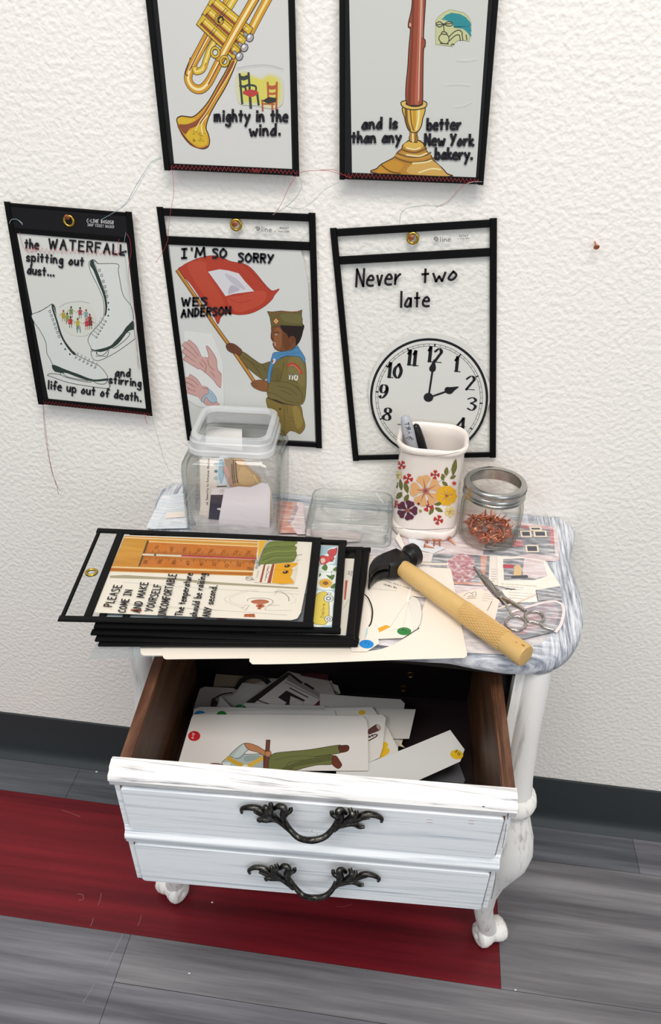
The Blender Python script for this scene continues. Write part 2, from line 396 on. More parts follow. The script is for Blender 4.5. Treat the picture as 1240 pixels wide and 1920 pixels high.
front = [Vector((half[-1].x * (1 - i / 6), half[-1].y - 0.004 * math.sin(i / 6 * math.pi / 2), 0)) for i in range(1, 6)]
half += front
out = half + [Vector((0, half[-1].y - 0.001, 0))] + [Vector((-p.x, p.y, 0)) for p in reversed(half)]
out += [Vector((x, -0.0018, 0)) for x in (-0.12, 0.0, 0.12)]
def inset(poly, d):
    k = len(poly); res = []
    for i in range(k):
        t = (poly[(i + 1) % k] - poly[i - 1]); t.normalize(); nrm = Vector((-t.y, t.x, 0))
        res.append(poly[i] + nrm * d)
    return res
ar = sum(out[i].x * out[(i + 1) % len(out)].y - out[(i + 1) % len(out)].x * out[i].y for i in range(len(out)))
sg = 1 if ar > 0 else -1
mb = MB(); rings = []
for d, z in ((0.012, 0.5355), (0.006, 0.5365), (0.0015, 0.5400), (0.0, 0.5460), (0.0, 0.5520), (0.0018, 0.5565), (0.0045, 0.5592), (0.008, 0.5603), (0.0105, 0.5600), (0.012, 0.5610)):
    rings.append([Vector((p.x + XC, -0.0015 if q.y > -0.004 else min(p.y, -0.0015), z)) for p, q in zip(inset(out, sg * d), out)])
mb.loft(rings, TBM)
tabletop = mb.build('tabletop', ns, smooth=40)
# carcass
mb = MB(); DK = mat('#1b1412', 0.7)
mb.box((XB - 0.217, -0.236, 0.285), (XB - 0.203, -0.030, 0.536), whitewash_side); lab(mb.build('side_panel', ns, smooth=0), 'left side panel with dark streaks') 
mb = MB(); mb.box((XB + 0.203, -0.236, 0.285), (XB + 0.217, -0.030, 0.536), whitewash_side); mb.build('side_panel', ns, smooth=0)
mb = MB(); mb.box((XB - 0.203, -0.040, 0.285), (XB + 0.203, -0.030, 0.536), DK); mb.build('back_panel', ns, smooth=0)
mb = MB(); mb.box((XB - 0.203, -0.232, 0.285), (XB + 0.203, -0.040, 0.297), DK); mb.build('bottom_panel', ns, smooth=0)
mb = MB(); mb.box((XB - 0.203, -0.246, 0.255), (XB + 0.203, -0.234, 0.300), whitewash_x); mb.build('apron', ns, smooth=0)
for s in (-1, 1):
    mb = MB(); x0, x1 = sorted((XB + s * 0.1835, XB + s * 0.2045))
    mb.box((x0, -0.252, 0.285), (x1, -0.236, 0.5358), whitewash_leg); mb.build('stile', ns, smooth=0)
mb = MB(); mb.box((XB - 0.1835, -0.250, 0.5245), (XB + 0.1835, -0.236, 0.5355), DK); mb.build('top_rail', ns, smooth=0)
def leg(s, back=False):
    path = [(.5352, .2045, -.243, .0150), (.45, .2055, -.244, .0152), (.375, .2085, -.246, .0160), (.354, .2085, -.247, .0185), (.349, .2085, -.2475, .0235), (.340, .2085, -.248, .0255), (.332, .2085, -.248, .0235), (.327, .208, -.248, .0195), (.31, .209, -.249, .0225), (.285, .2120, -.252, .0265), (.262, .2135, -.254, .0280), (.24, .2125, -.253, .0265), (.215, .2085, -.249, .0225), (.18, .2035, -.243, .0178), (.14, .202, -.236, .0145), (.10, .2045, -.229, .0128), (.07, .210, -.222, .0125), (.048, .215, -.217, .0130), (.030, .219, -.212, .0130)]
    mb = MB(); rings = []
    for z, x, y, r in path:
        if back: y = -0.16 - (y + 0.16) + 0.05
        if back: y = min(y, -0.038)
        rings.append([Vector((XB + s * x + r * math.cos(a), y + r * math.sin(a), z)) for a in [2 * math.pi * j / 20 for j in range(20)]])
    mb.loft(rings, whitewash_leg)
    cy = -0.205 if not back else -0.062
    K = 0.78; c = Vector((XB + s * 0.2245, cy - 0.004, 0.0222 * K)); ax = Vector((1, 0.55 * s, 0)).normalized(); n2 = Vector((-ax.y, ax.x, 0))
    mb.lathe([(0.004, -0.0235), (0.006, -0.0265), (0.011, -0.0275), (0.0165, -0.0265), (0.0205, -0.023), (0.0222, -0.016), (0.0205, -0.008), (0.0185, -0.003), (0.0182, 0.0), (0.0185, 0.003), (0.0205, 0.008), (0.0222, 0.016), (0.0205, 0.023), (0.0165, 0.0265), (0.011, 0.0275), (0.006, 0.0265), (0.004, 0.0235)],
             (0, 0, 0), whitewash_leg, 28, fr=lambda x, y, z: c + ax * z * K + n2 * x * K + Vector((0, 0, y * K)))
    mb.build('leg', ns)
leg(1); leg(-1); leg(1, True); leg(-1, True)
# ---- drawer, in its own slightly drooping frame: u along the front, v into the wall, w up
DA5 = math.radians(5.0); YW = math.atan(0.02 / 0.36)
DX = Vector((math.cos(YW), math.sin(YW), 0)); DV = Vector((0, math.cos(DA5), math.sin(DA5))); DW = DX.cross(DV).normalized(); DV = DW.cross(DX)
DO = Plane((-0.245, 0, 0), (1, 0, 0)).at(220, 1430)
def D(u, v, w): return DO + DX * u + DV * v + DW * w
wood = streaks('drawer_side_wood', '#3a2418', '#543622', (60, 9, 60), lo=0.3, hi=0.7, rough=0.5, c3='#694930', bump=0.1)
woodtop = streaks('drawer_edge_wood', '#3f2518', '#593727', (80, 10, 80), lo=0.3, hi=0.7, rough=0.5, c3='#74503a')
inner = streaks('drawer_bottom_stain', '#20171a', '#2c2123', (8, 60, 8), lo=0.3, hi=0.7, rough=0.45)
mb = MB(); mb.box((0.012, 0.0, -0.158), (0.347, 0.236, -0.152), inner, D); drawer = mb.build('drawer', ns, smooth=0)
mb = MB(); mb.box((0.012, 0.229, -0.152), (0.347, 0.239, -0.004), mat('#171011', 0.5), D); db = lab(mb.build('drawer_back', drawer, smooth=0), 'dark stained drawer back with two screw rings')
mb = MB(); brass = mat('#9a7a4a', 0.3, 1.0)
for px, py in ((770, 1265), (757, 1291)):
    c, n = Plane(D(0, 0.2285, 0), DV)(px, py)
    mb.tube([c + DX * 0.0042 * math.cos(a) + DW * 0.0042 * math.sin(a) for a in [2 * math.pi * i / 18 for i in range(18)]], 0.0011, brass, 6, closed=True)
mb.build('screw_ring', drawer)
for nm, u0, u1, sgn in (('left', 0.0, 0.012, 1), ('right', 0.347, 0.3595, -1)):
    mb = MB(); mb.box((u0, 0.0, -0.165), (u1, 0.240, -0.002), wood, D)
    a, b = (u0, u1)
    mb.box((a + 0.0008, 0.0, -0.002), (b - 0.0008, 0.240, 0.0), woodtop, D)
    if sgn < 0:   # the two grooves along the right side's top
        mb.box((a + 0.003, 0.0, 0.0), (a + 0.0055, 0.240, 0.0009), wood, D)
    mb.build('drawer_side', drawer, smooth=0)
# front board: two false drawer panels under a moulded top edge
mb = MB()
def fr_box(u0, u1, v0, v1, w0, w1, mt, bev=0.0):
    if not bev: return mb.box((u0, v0, w0), (u1, v1, w1), mt, D)
    mb.loft([[D(*q) for q in ((u0, v1, w0), (u1, v1, w0), (u1, v1, w1), (u0, v1, w1))], [D(*q) for q in ((u0, v0 + bev, w0), (u1, v0 + bev, w0), (u1, v0 + bev, w1), (u0, v0 + bev, w1))],
             [D(*q) for q in ((u0 + bev, v0, w0 + bev), (u1 - bev, v0, w0 + bev), (u1 - bev, v0, w1 - bev), (u0 + bev, v0, w1 - bev))]], mt)
UL_, UR_ = -0.001, 0.3560
WB = -0.176
fr_box(UL_, UR_, -0.013, 0.0, WB, 0.004, whitewash_x)
dfront = mb.build('drawer_front', drawer, smooth=0)
def rail(name, prof, mt):
    global mb
    o = 0.0025 if name == 'top_moulding' else -0.0004
    mb = MB(); mb.loft([[D(u, v, w) for v, w in prof] for u in (UL_ - o, UR_ + o)], mt); mb.build(name, drawer, smooth=50)
rail('top_moulding', [(0.001, -0.012), (0.001, 0.0075), (-0.003, 0.0088), (-0.010, 0.0075), (-0.0115, 0.0045), (-0.0165, 0.0035), (-0.0185, -0.001), (-0.0165, -0.005), (-0.0165, -0.0095), (-0.0145, -0.012)], whitewash_top)
rail('middle_moulding', [(-0.012, -0.104), (-0.012, -0.0785), (-0.0140, -0.0790), (-0.0150, -0.0850), (-0.0185, -0.0880), (-0.0195, -0.0925), (-0.0175, -0.0965), (-0.0175, -0.1000), (-0.0155, -0.1040)], whitewash_x)
for w0, w1 in ((-0.0790, -0.0125), (WB + 0.001, -0.1045)):
    mb = MB(); e = mat('#7a5030', 0.6)
    mb.box((UL_ + 0.0052, -0.0136, w0 + 0.0006), (UR_ - 0.0052, -0.0128, w1 - 0.0006), e, D)
    pts = []
    for q, (cu, cw) in enumerate(((UR_ - 0.010, w1 - 0.0045), (UL_ + 0.010, w1 - 0.0045), (UL_ + 0.010, w0 + 0.0045), (UR_ - 0.010, w0 + 0.0045))):
        for i in range(5):
            a = math.pi / 2 * (q + i / 4); pts.append((cu + 0.0034 * math.cos(a), cw + 0.0034 * math.sin(a)))
    mb.loft([[D(u, -0.0128, w) for u, w in pts], [D(u, -0.0162, w) for u, w in pts], [D(u + (0.0008 if u < 0.17 else -0.0008), -0.0170, w + (0.0008 if w < (w0 + w1) / 2 else -0.0008)) for u, w in pts]], whitewash_x)
    mb.build('front_panel', drawer, smooth=30)
a = Art(Plane(D(0, -0.01702, 0), DV), (0, 0, 1))
def nick(f, *ar):
    a.mb = MB(); f(*ar); a.build('paint_scuff', drawer)
for x, y in ((806, 1539), (884, 1541)):
    nick(a.line, [(x - 5, y - 2), (x + 5, y - 2)], 0.5, '#c07078'); nick(a.line, [(x - 5, y + 3), (x + 5, y + 4)], 0.6, '#b05a66')
for x, y, r in ((907, 1513, 2.4), (925, 1521, 1.6), (585, 1558, 1.0), (595, 1564, 1.0), (616, 1556, 1.0)): nick(a.circ, x, y, r, r * 0.8, '#6a6a70')
for p, w, c in (('949,1520 953,1521 952,1535', 0.7, '#6b4a33'), ('950,1545 946,1570 942,1590', 0.5, '#4a3a30'), ('931,1625 928,1655 922,1685', 0.5, '#4a3a30')): nick(a.line, p, w, c)

# handles: two leafy plates joined by a hanging bail, cast in dark pewter
pew = NT('pewter'); pew.b.inputs['Metallic'].default_value = 1.0; pew.b.inputs['Roughness'].default_value = 0.34
_v = pew.coord((1, 1, 1)); pew.l(pew.ramp(pew.noise(_v, 220, 4), [(0.35, rgb('#2f2d2b')), (0.6, rgb('#57544f')), (0.75, rgb('#8d8a84'))]), pew.b.inputs['Base Color'])
def handle(z, strokes):
    mb = MB()
    for pts, rad, dep in strokes:
        P3 = crom([(x, y, 0) for x, y in pp(pts)], 6); k = len(P3); q = []; rr = []
        for i, p in enumerate(P3):
            t = i / (k - 1); r = (rad[0] + (rad[1] - rad[0]) * min(1, t * 2)) if t < 0.5 else (rad[1] + (rad[2] - rad[1]) * (t * 2 - 1))
            d = (dep[0] + (dep[1] - dep[0]) * min(1, t * 2)) if t < 0.5 else (dep[1] + (dep[2] - dep[1]) * (t * 2 - 1))
            q.append(Plane(D(0, -0.0170 - d, 0), DV).at(z[0] + p.x * z[2], z[1] + p.y * z[2])); rr.append(r * 0.00015)
        mb.tube(q, rr, pew.m, 10)
    mb.build('handle', drawer, smooth=60)
ZK = (430, 1480, 300 / 1240)
handle(ZK, [  # radii in crop units
    ('425,235 470,310 540,375 640,395 735,370 800,310 840,240', (16, 21, 16), (.008, .020, .008)),
    ('98,180 100,150 150,140 220,150 300,200 380,240 440,290 480,330', (10, 24, 14), (.004, .006, .010)),
    ('190,170 260,200 340,220 410,260', (9, 17, 12), (.006, .008, .008)),
    ('240,250 230,235 290,235 350,235 410,262', (9, 20, 14), (.003, .004, .007)),
    ('275,130 290,150 300,190 350,215 400,255', (12, 24, 12), (.005, .009, .009)),
    ('320,105 325,150 315,185 340,215 395,250', (13, 20, 12), (.007, .011, .009)),
    ('345,150 385,130 425,150 415,200 425,250', (13, 23, 13), (.006, .010, .009)),
    ('475,140 475,165 440,190 425,230 440,280', (12, 17, 14), (.006, .009, .010)),
    ('1180,250 1180,225 1130,200 1060,195 1000,225 930,250 870,270 810,320', (10, 24, 14), (.004, .006, .010)),
    ('1090,220 1010,230 940,245 880,265', (8, 15, 11), (.006, .008, .008)),
    ('1050,290 1010,290 970,265 920,268 850,290', (9, 20, 14), (.003, .004, .007)),
    ('985,165 985,195 960,215 930,235 880,260', (12, 22, 12), (.005, .009, .009)),
    ('935,145 945,175 955,200 925,225 880,255', (13, 20, 12), (.007, .011, .009)),
    ('905,185 870,160 845,175 870,215 850,260', (13, 23, 13), (.006, .010, .009)),
    ('795,165 800,195 835,215 845,240 830,285', (12, 17, 14), (.006, .009, .010))])
handle(ZK, [
    ('460,690 520,770 580,825 660,840 745,825 800,775 830,715', (16, 20, 16), (.008, .020, .008)),
    ('160,650 155,625 200,605 270,615 330,655 400,690 460,735 500,770', (10, 22, 14), (.004, .006, .010)),
    ('230,640 300,665 370,680 430,715', (8, 15, 12), (.006, .008, .008)),
    ('290,705 285,690 330,690 390,695 440,715', (9, 18, 14), (.003, .004, .007)),
    ('325,595 335,620 345,650 390,675 430,705', (12, 22, 12), (.005, .009, .009)),
    ('360,575 370,605 355,640 385,672 430,700', (13, 19, 12), (.007, .011, .009)),
    ('390,612 425,592 460,615 440,660 455,700', (13, 21, 13), (.006, .010, .009)),
    ('505,605 505,630 470,650 455,690 475,735', (12, 16, 14), (.006, .009, .010)),
    ('1155,710 1160,690 1110,665 1050,658 1000,680 930,700 880,715 810,765', (10, 22, 14), (.004, .006, .010)),
    ('1070,675 1010,685 940,700 890,715', (8, 14, 11), (.006, .008, .008)),
    ('1045,740 1010,740 970,718 920,720 850,740', (9, 18, 14), (.003, .004, .007)),
    ('980,630 975,655 955,675 930,690 885,715', (12, 20, 12), (.005, .009, .009)),
    ('935,610 945,640 950,660 925,680 880,710', (13, 19, 12), (.007, .011, .009)),
    ('905,640 875,622 850,635 870,675 855,715', (13, 21, 13), (.006, .010, .009)),
    ('805,625 810,655 840,675 848,700 835,745', (12, 16, 14), (.006, .009, .010))])
# ---- paper collage pasted on the top (part of the nightstand)
def wash(name, c, c2, white=0.5, scale=(45, 260, 60), rot=(0, 0, 0.5)):
    t = NT(name); v = t.coord((55, 55, 55)); f = t.noise(v, 1.0, 5, 0.6)
    base = t.ramp(f, [(0.4, rgb(c)), (0.6, rgb(c2))])
    v2 = t.coord(scale, rot); g = t.noise(v2, 1.0, 6, 0.6)
    k = t.ramp(g, [(0.46, (0, 0, 0, 1)), (0.66, (1, 1, 1, 1))])
    mul = t.n('ShaderNodeMath', operation='MULTIPLY_ADD'); t.l(k, mul.inputs[0]); mul.inputs[1].default_value = 0.62; mul.inputs[2].default_value = white * 0.22; mul.use_clamp = True
    mx = t.n('ShaderNodeMix', data_type='RGBA'); t.l(mul.outputs[0], mx.inputs[0]); t.l(base, mx.inputs[6]); mx.inputs[7].default_value = rgb('#efebeb')
    t.l(mx.outputs[2], t.b.inputs['Base Color']); t.b.inputs['Roughness'].default_value = 0.5; return t.m
wGREY = wash('collage_grey_print', '#4f535d', '#7b7f88'); wPINK = wash('collage_pink_print', '#c9afb0', '#d8c6c6', 0.6)
wRED = wash('collage_red_print', '#a8424c', '#bb5f66'); wCREAM = wash('collage_cream_print', '#eee2d2', '#f1e8dc', 0.2)
wBLUE = wash('collage_blue_print', '#c3cfd8', '#d6dde3', 0.8); wROSE = wash('collage_rose_print', '#9c727b', '#8a8792', 0.5)
wORA = wash('collage_orange_print', '#c07a66', '#d39a88', 0.3); wMIX = wash('collage_base', '#b3aeb4', '#d0c8ca', 0.8); wBUSH = wash('collage_bush', '#93404f', '#b8747d', 0.5, (220, 220, 60))
ZJ = (640, 940, 470 / 1240)
a = Art(Plane((0, 0, ZT), (0, 0, 1)), ZJ, step=6e-5, base=2e-5)
bp = [tuple(q) for q in ()]
pix = []
inn = inset(out, sg * 0.030)
class WS:                                   # world-space surface for pieces laid out in table metres
    def __call__(s, x, y): return Vector((x, y, ZT)), Vector((0, 0, 1))
ws = Art(WS(), (0, 0, 1), step=6e-5, base=1e-5)
def wpoly(pts, mt, n=1): ws.poly(pts, None, mt=mt)
_hb = [(.2, -.025), (.208, -.05), (.190, -.09), (.200, -.13), (.218, -.19), (.206, -.235), (.17, -.262), (.1, -.268)]
wpoly([(XC + x, y) for x, y in _hb] + [(XC - x, y) for x, y in reversed(_hb)], wMIX)
a.mb = ws.mb; a.h = ws.h
a.poly('590,-60 860,100 1010,120 1060,128 1075,180 1078,290 1000,300 900,285 760,270 470,262 330,240 270,150', None, mt=wPINK)
a.poly('880,120 1050,130 1060,275 890,290 830,280 700,265 720,180', None, mt=wGREY)
a.poly('890,118 1035,126 1050,140 900,134', None, mt=wRED)
a.poly('1030,135 1050,140 1056,215 1035,220', None, mt=wRED)
for x, y, w, h in ((890, 150, 45, 24), (955, 150, 55, 24), (915, 222, 55, 28), (935, 132, 50, 12)):
    a.poly([(x - 5, y - 4), (x + w + 5, y - 4), (x + w + 9, y + h + 4), (x - 1, y + h + 4)], '#e8d8c4')
    a.poly([(x + 4, y + 2), (x + w - 3, y + 2), (x + w, y + h - 2), (x + 8, y + h - 2)], '#53555b')
a.poly('855,195 895,192 900,225 840,228', None, mt=wRED)
a.poly('760,290 940,262 1060,275 1062,300 900,292', None, mt=wPINK)
a.poly('455,260 745,272 722,425 540,412 440,330', None, mt=wGREY)
a.poly('690,268 722,270 706,420 690,418', None, mt=wORA); a.poly('545,398 706,408 706,420 548,412', None, mt=wORA)
a.poly('520,310 560,275 610,262 650,285 662,330 655,385 610,402 570,400 540,360', None, True, mt=wBUSH)
a.poly('330,180 520,235 455,262 340,235', None, mt=wBLUE)
a.poly('548,418 740,428 790,500 770,600 700,560 560,470', None, mt=wPINK)
a.poly('735,275 770,278 775,420 728,415', '#e9dfd6')
a.lines_of_print((742, 340), (768, 342), (0, 12), 6, '#6a6468', 0.4)
a.poly('770,277 870,280 1010,300 1085,425 960,446 860,442 775,425', None, mt=wCREAM)
a.poly('800,292 905,288 1000,305 1020,375 960,395 805,398', None, mt=wGREY); a.poly('905,288 1000,305 1020,375 960,388 895,380', None, mt=wPINK)
a.poly('800,318 852,320 853,338 800,336', '#b8505a'); a.poly('855,345 862,322 885,322 892,345 890,375 850,378', '#d8b88a'); a.poly('840,375 920,372 925,384 842,388', '#55545a')
a.lines_of_print((790, 415), (975, 428), (0, 12), 2, '#8a807c', 0.35)
a.poly('790,445 960,446 970,505 830,512', None, mt=wCREAM)
a.line('812,444 828,440 840,446 852,441 862,446', 0.9, '#2a272a'); a.lines_of_print((830, 458), (940, 466), (0, 14), 3, '#77706e', 0.35)
a.poly('962,448 1080,430 1092,500 975,500', None, mt=wGREY)
a.poly('690,560 780,525 1000,502 1070,505 1110,545 1100,610 1070,650 900,690 720,690 640,650', None, mt=wGREY)
a.poly('820,575 1000,518 1060,520 1075,560 1060,620 900,668 760,660', None, mt=wROSE)
a.line('830,560 1010,508 1080,512 1100,550 1085,620 1060,655', 3.0, '#ead8d6'); a.line('760,545 880,505 960,470', 2.2, '#e2cfc0')
a.poly('560,470 690,440 782,500 760,598 700,560 600,500', '#ecdccd')
a.line('605,478 630,462 652,474 625,482 650,486', 0.45, '#37343a'); a.line('640,468 662,458 664,480 645,482', 0.4, '#37343a'); a.line('620,492 668,490', 0.4, '#37343a')
a.lines_of_print((705, 468), (760, 474), (-4, 11), 4, '#9a9290', 0.3); a.line('722,552 745,505', 0.5, '#6a6460')
a.zoom(270, 900, 0.25)
a.poly('135,135 310,115 335,380 60,385 20,375', None, mt=wBLUE)
for r in range(5): a.lines_of_print((200 - r * 22, 150 + r * 48), (320 - r * 6, 140 + r * 48), (-4, 14), 3, '#8f9aa4', 0.3)
a.poly('170,270 300,255 310,300 160,310', '#e8ddd2')
a.poly('1030,185 1150,190 1195,420 1010,420', None, mt=wORA); a.poly('1150,190 1195,200 1215,430 1150,430 1100,350', None, mt=wPINK); a.poly('1140,195 1160,230 1120,330 1080,360 1110,280', None, mt=wROSE)
a.lines_of_print((1120, 350), (1200, 355), (3, 12), 4, '#7a7c84', 0.35)
a.zoom(570, 900, 190 / 1240)
a.poly('30,640 520,660 700,690 690,790 520,800 230,760 30,720', None, mt=wPINK)
a.lines_of_print((840, 850), (1080, 870), (2, 14), 3, '#8a8c98', 0.35)
a.build('collage', ns)
# ================================================================ ticket holders
VIN = mat('#070708', 0.5, 0, 0.16); VINB = mat('#121113', 0.4, 0, 0.25); BRASS = mat('#c9a84a', 0.22, 1.0)
CLEAR = thin_clear('clear_vinyl', '#fafbfb', '#d5dad9', 1.30, 0.07, 0.8)
COP = NT('copper'); COP.b.inputs['Base Color'].default_value = rgb('#c87a58'); COP.b.inputs['Metallic'].default_value = 0.85; COP.b.inputs['Roughness'].default_value = 0.3
RED, TEAL = '#b23a40', '#8fb0b4'
THR = [None]
def tube_px(mb, surf, pts, r, col, h=0.003, sag=0.0):
    q = []
    P3 = crom([(x, y, 0) for x, y in pp(pts)], 6); k = len(P3)
    for i, p in enumerate(P3):
        w, n = surf(p.x, p.y); q.append(w + n * (h + sag * math.sin(math.pi * i / (k - 1))))
    mb = MB(); mb.tube(q, r, mat(col, 0.6), 5); mb.build('loose_thread', THR[0])
class Holder:
    """corners TL TR BR BL (header edge first) in photo pixels on plane pl; origin at the middle of its upper edge"""
    def __init__(s, label, corners, pl, group, header='clear', hv=(0.105, 0.138), sw=0.045, bv=0.974, tv=0.033, thick=0.0022, backing=False, grom=(0.5, 0.055), full=True, pad=0.0):
        s.pl = pl; s.c = [pl.at(*p) for p in corners]; s.n = pl.n
        s.o = thing('ticket_holder', label, 'document holder', (s.c[0] + s.c[1]) / 2 if pl.n.y < -0.5 else sum(s.c, Vector()) / 4, group)
        t = thick
        s.t = t
        def strip(u0, v0, u1, v1, nm='binding_strip'):
            mb = MB(); e = 0.0012 / (s.c[1] - s.c[0]).length; f = 0.0012 / (s.c[3] - s.c[0]).length
            mb.loft([[s.F(a, b, h) for a, b in ((u0 + p * e, v0 + p * f), (u1 - p * e, v0 + p * f), (u1 - p * e, v1 - p * f), (u0 + p * e, v1 - p * f))] for h, p in ((0.0001, 0.2), (t * 0.5, 0), (t, 0.6))], VIN)
            return mb.build(nm, s.o, smooth=25)
        strip(0, 0, sw, 1); strip(1 - sw, 0, 1, 1)
        strip(sw * 0.9, 0.004, 1 - sw * 0.9, tv) ; strip(sw * 0.9, bv, 1 - sw * 0.9, 0.997); strip(sw * 0.9, hv[0], 1 - sw * 0.9, hv[1])
        def sheet(u0, v0, u1, v1, h, m, nm):
            mb = MB(); q = [s.F(u0, v0, h), s.F(u1, v0, h), s.F(u1, v1, h), s.F(u0, v1, h)]
            mb.add(q, [(0, 1, 2, 3)], m); return mb.build(nm, s.o, smooth=0)
        i = sw * 0.6
        if backing: sheet(i, 0.01, 1 - i, 0.99, 0.0002, VINB, 'backing_sheet')
        if full: sheet(i, hv[0] + 0.01, 1 - i, 0.985, t * 0.62, CLEAR, 'clear_front')
        if header == 'clear' and full: sheet(i, 0.01, 1 - i, hv[0] + 0.01, 0.0006, CLEAR, 'clear_header')
        if header == 'black': sheet(i, 0.005, 1 - i, hv[0] + 0.01, t * 0.6, mat('#171518', 0.5, 0, 0.2), 'black_header')
        if grom:
            mb = MB(); c = s.F(grom[0], grom[1], t * 0.7); u = (s.c[1] - s.c[0]).normalized(); v = s.n.cross(u)
            ring = [c + u * 0.0052 * math.cos(a) + v * 0.0052 * math.sin(a) for a in [2 * math.pi * i / 28 for i in range(28)]]
            mb.tube(ring, 0.0015, BRASS, 10, closed=True); mb.build('grommet', s.o, smooth=60)
    def F(s, u, v, h=0.0):
        return (s.c[0] * (1 - u) + s.c[1] * u) * (1 - v) + (s.c[3] * (1 - u) + s.c[2] * u) * v + s.n * h
    def art(s, h, zoom=(0, 0, 1)): return Art(s.pl.lift(h), zoom)
def zigzag(mb_art, p0, p1, amp, k, col, w, phase=0):
    pts = []
    for i in range(2 * k + 1):
        t = i / (2 * k); j = random.uniform(-0.12, 0.12) * amp
        pts.append((p0[0] + (p1[0] - p0[0]) * t, p0[1] + (p1[1] - p0[1]) * t + (amp / 2 if i % 2 else -amp / 2) + j))
    mb_art.line(pts, w, col, False)
def sheet(name, label, cat, surf, pts, zoom, col, draw=None, group=None, thick=0.0003, sm=False, mt=None):
    a = Art(surf, zoom); a.poly(pts, col, sm, mt=mt, thick=thick)
    if draw: draw(a)
    o = a.build(name); return tag(o, label, cat, group)
GH = 'ticket holders hanging on the wall'
# ---------------------------------------------------------------- upper left: the trumpet
Z1 = (260, 0, 340 / 1240); Z2 = (600, 0, 360 / 1240); Z3 = (0, 360, 0.3125); Z4 = (280, 370, 340 / 1240); Z5 = (600, 390, 360 / 1240)
pUL = wallplane(0.012, 0.05, 0.98)
hUL = Holder('black bound ticket holder at upper left of the wall, holding the trumpet sheet', [(260.5, -120), (551, -108), (562, 331), (308.8, 319.4)], pUL, GH, 'black', (0.125, 0.155), 0.045, 0.965, backing=True)
def outline_poly(a, pts, col, dark, w=0.9, sm=True):
    a.poly(pts, col, sm); a.line(pts, w, dark, sm, closed=True)
def trumpet(a):
    dk, go, br, hi, ye = '#33261e', '#cf9426', '#8c4a2e', '#ecd58c', '#d6b02e'
    # tubes behind
    a.tube2('640,-60 600,40 560,90', 8.0, dk, go, hi); a.tube2('890,-20 830,90 770,205', 7.0, dk, go, hi)
    a.tube2('720,-120 600,80', 6.2, dk, ye, hi)
    outline_poly(a, '262,812 290,794 330,797 372,798 420,762 480,690 540,585 600,480 650,370 690,300 715,320 690,370 640,500 590,605 530,705 485,790 462,870 478,920 486,965 475,1003 440,1018 385,1003 330,955 285,890 268,850', go, dk, 1.0)
    a.poly('275,855 330,850 385,830 430,790 480,715 540,610 600,500 640,420 655,430 610,520 550,630 490,740 420,850 350,880 318,918', br, True)
    a.poly('272,840 268,815 300,803 345,812 390,815 350,842 305,850', ye, True)
    a.poly('322,925 370,880 430,845 455,880 470,935 465,985 430,1000 380,985', ye, True)
    a.line('385,900 420,830 470,760 540,640 620,510 670,410', 0.9, hi); a.line('440,920 430,850 470,790', 1.0, '#f2e2b0')
    for i in range(22):
        x, y = random.uniform(365, 455), random.uniform(895, 970); a.line([(x, y), (x + 8, y - 5), (x + 14, y + 3)], 0.35, '#8a6a1a')
    a.line('268,860 300,925 350,985 400,1010 440,1012 470,998', 0.9, br)
    # long return tube with its bend at the bottom
    a.tube2('485,225 420,345 355,470 340,545 375,600 430,608 480,560 530,465 600,330 690,170 795,-10', 7.2, dk, go, '#f0dfa8')
    a.line('470,245 412,355 350,480', 1.2, br); a.line('705,150 600,345 520,495 478,575', 1.2, br)
    a.tube2('525,275 490,335 465,400 440,470 395,490 385,470', 5.0, dk, ye, hi)
    a.line('335,515 322,500 340,455 355,400', 1.6, dk); a.line('337,512 326,500 343,455 355,405', 0.8, go); a.circ(462,450,12,22,go)
    # three valves
    for p in ('512,22 738,212', '475,88 695,285', '440,152 652,352'):
        q = pp(p); a.line(q, 11.5, dk, False); a.line(q, 10.2, ye, False)
        d = (-9, 12); a.line([(x + d[0], y + d[1]) for x, y in q], 2.6, br, False); a.line([(x - d[0] * 0.9, y - d[1] * 0.9) for x, y in q], 1.2, hi, False)
        (x0, y0), (x1, y1) = q
        for t in (0.0, 0.3, 0.36, 0.78, 0.92):
            x, y = x0 + (x1 - x0) * t, y0 + (y1 - y0) * t; a.line([(x - 18, y + 22), (x + 18, y - 22)], 0.5, dk, False)
    for cx, cy in ((762, 258), (724, 326), (690, 386)):
        a.line([(cx - 34, cy - 26), (cx, cy)], 3.4, dk, False); a.line([(cx - 34, cy - 26), (cx, cy)], 2.4, '#9c9aa0', False)
        a.circ(cx, cy, 26, 31, dk, 0.5); a.circ(cx, cy, 21, 26, '#a9a4ac', 0.5); a.circ(cx - 5, cy - 8, 9, 12, '#e8e6ea', 0.5)
    a.tube2('795,-10 690,170 600,330 560,405', 7.0, dk, go, '#f0dfa8')
    a.line('560,95 530,110 530,150 560,165 580,145 570,115 545,125 550,150', 1.6, dk); a.line('560,95 530,110 530,150 560,165 580,145', 0.9, go)
    for cx, cy in ((525, 358), (588, 418)):
        a.line([(cx + 26 * math.cos(t), cy + 31 * math.sin(t)) for t in [i * 0.45 for i in range(14)]], 2.8, dk, closed=True); a.line([(cx + 26 * math.cos(t), cy + 31 * math.sin(t)) for t in [i * 0.45 for i in range(14)]], 1.7, ye, closed=True)
    # the two little chairs on a yellow patch
    for p, c in (('664,545 684,494 735,484 790,512 840,525 885,500 935,507 983,540 993,645 975,722 900,742 800,722 695,712 672,640', '#d4d0b8'), ('672,540 690,500 735,492 790,520 840,535 885,508 930,515 975,545 985,640 968,715 900,735 800,715 700,705 680,640', '#d3cda0'), ('690,545 700,512 740,505 800,535 850,545 890,522 930,530 962,560 968,640 950,700 890,715 800,700 715,690 695,640', '#d6cc62')): a.poly(p, c, True)
    g = '#36423f'; o = '#b4583a'
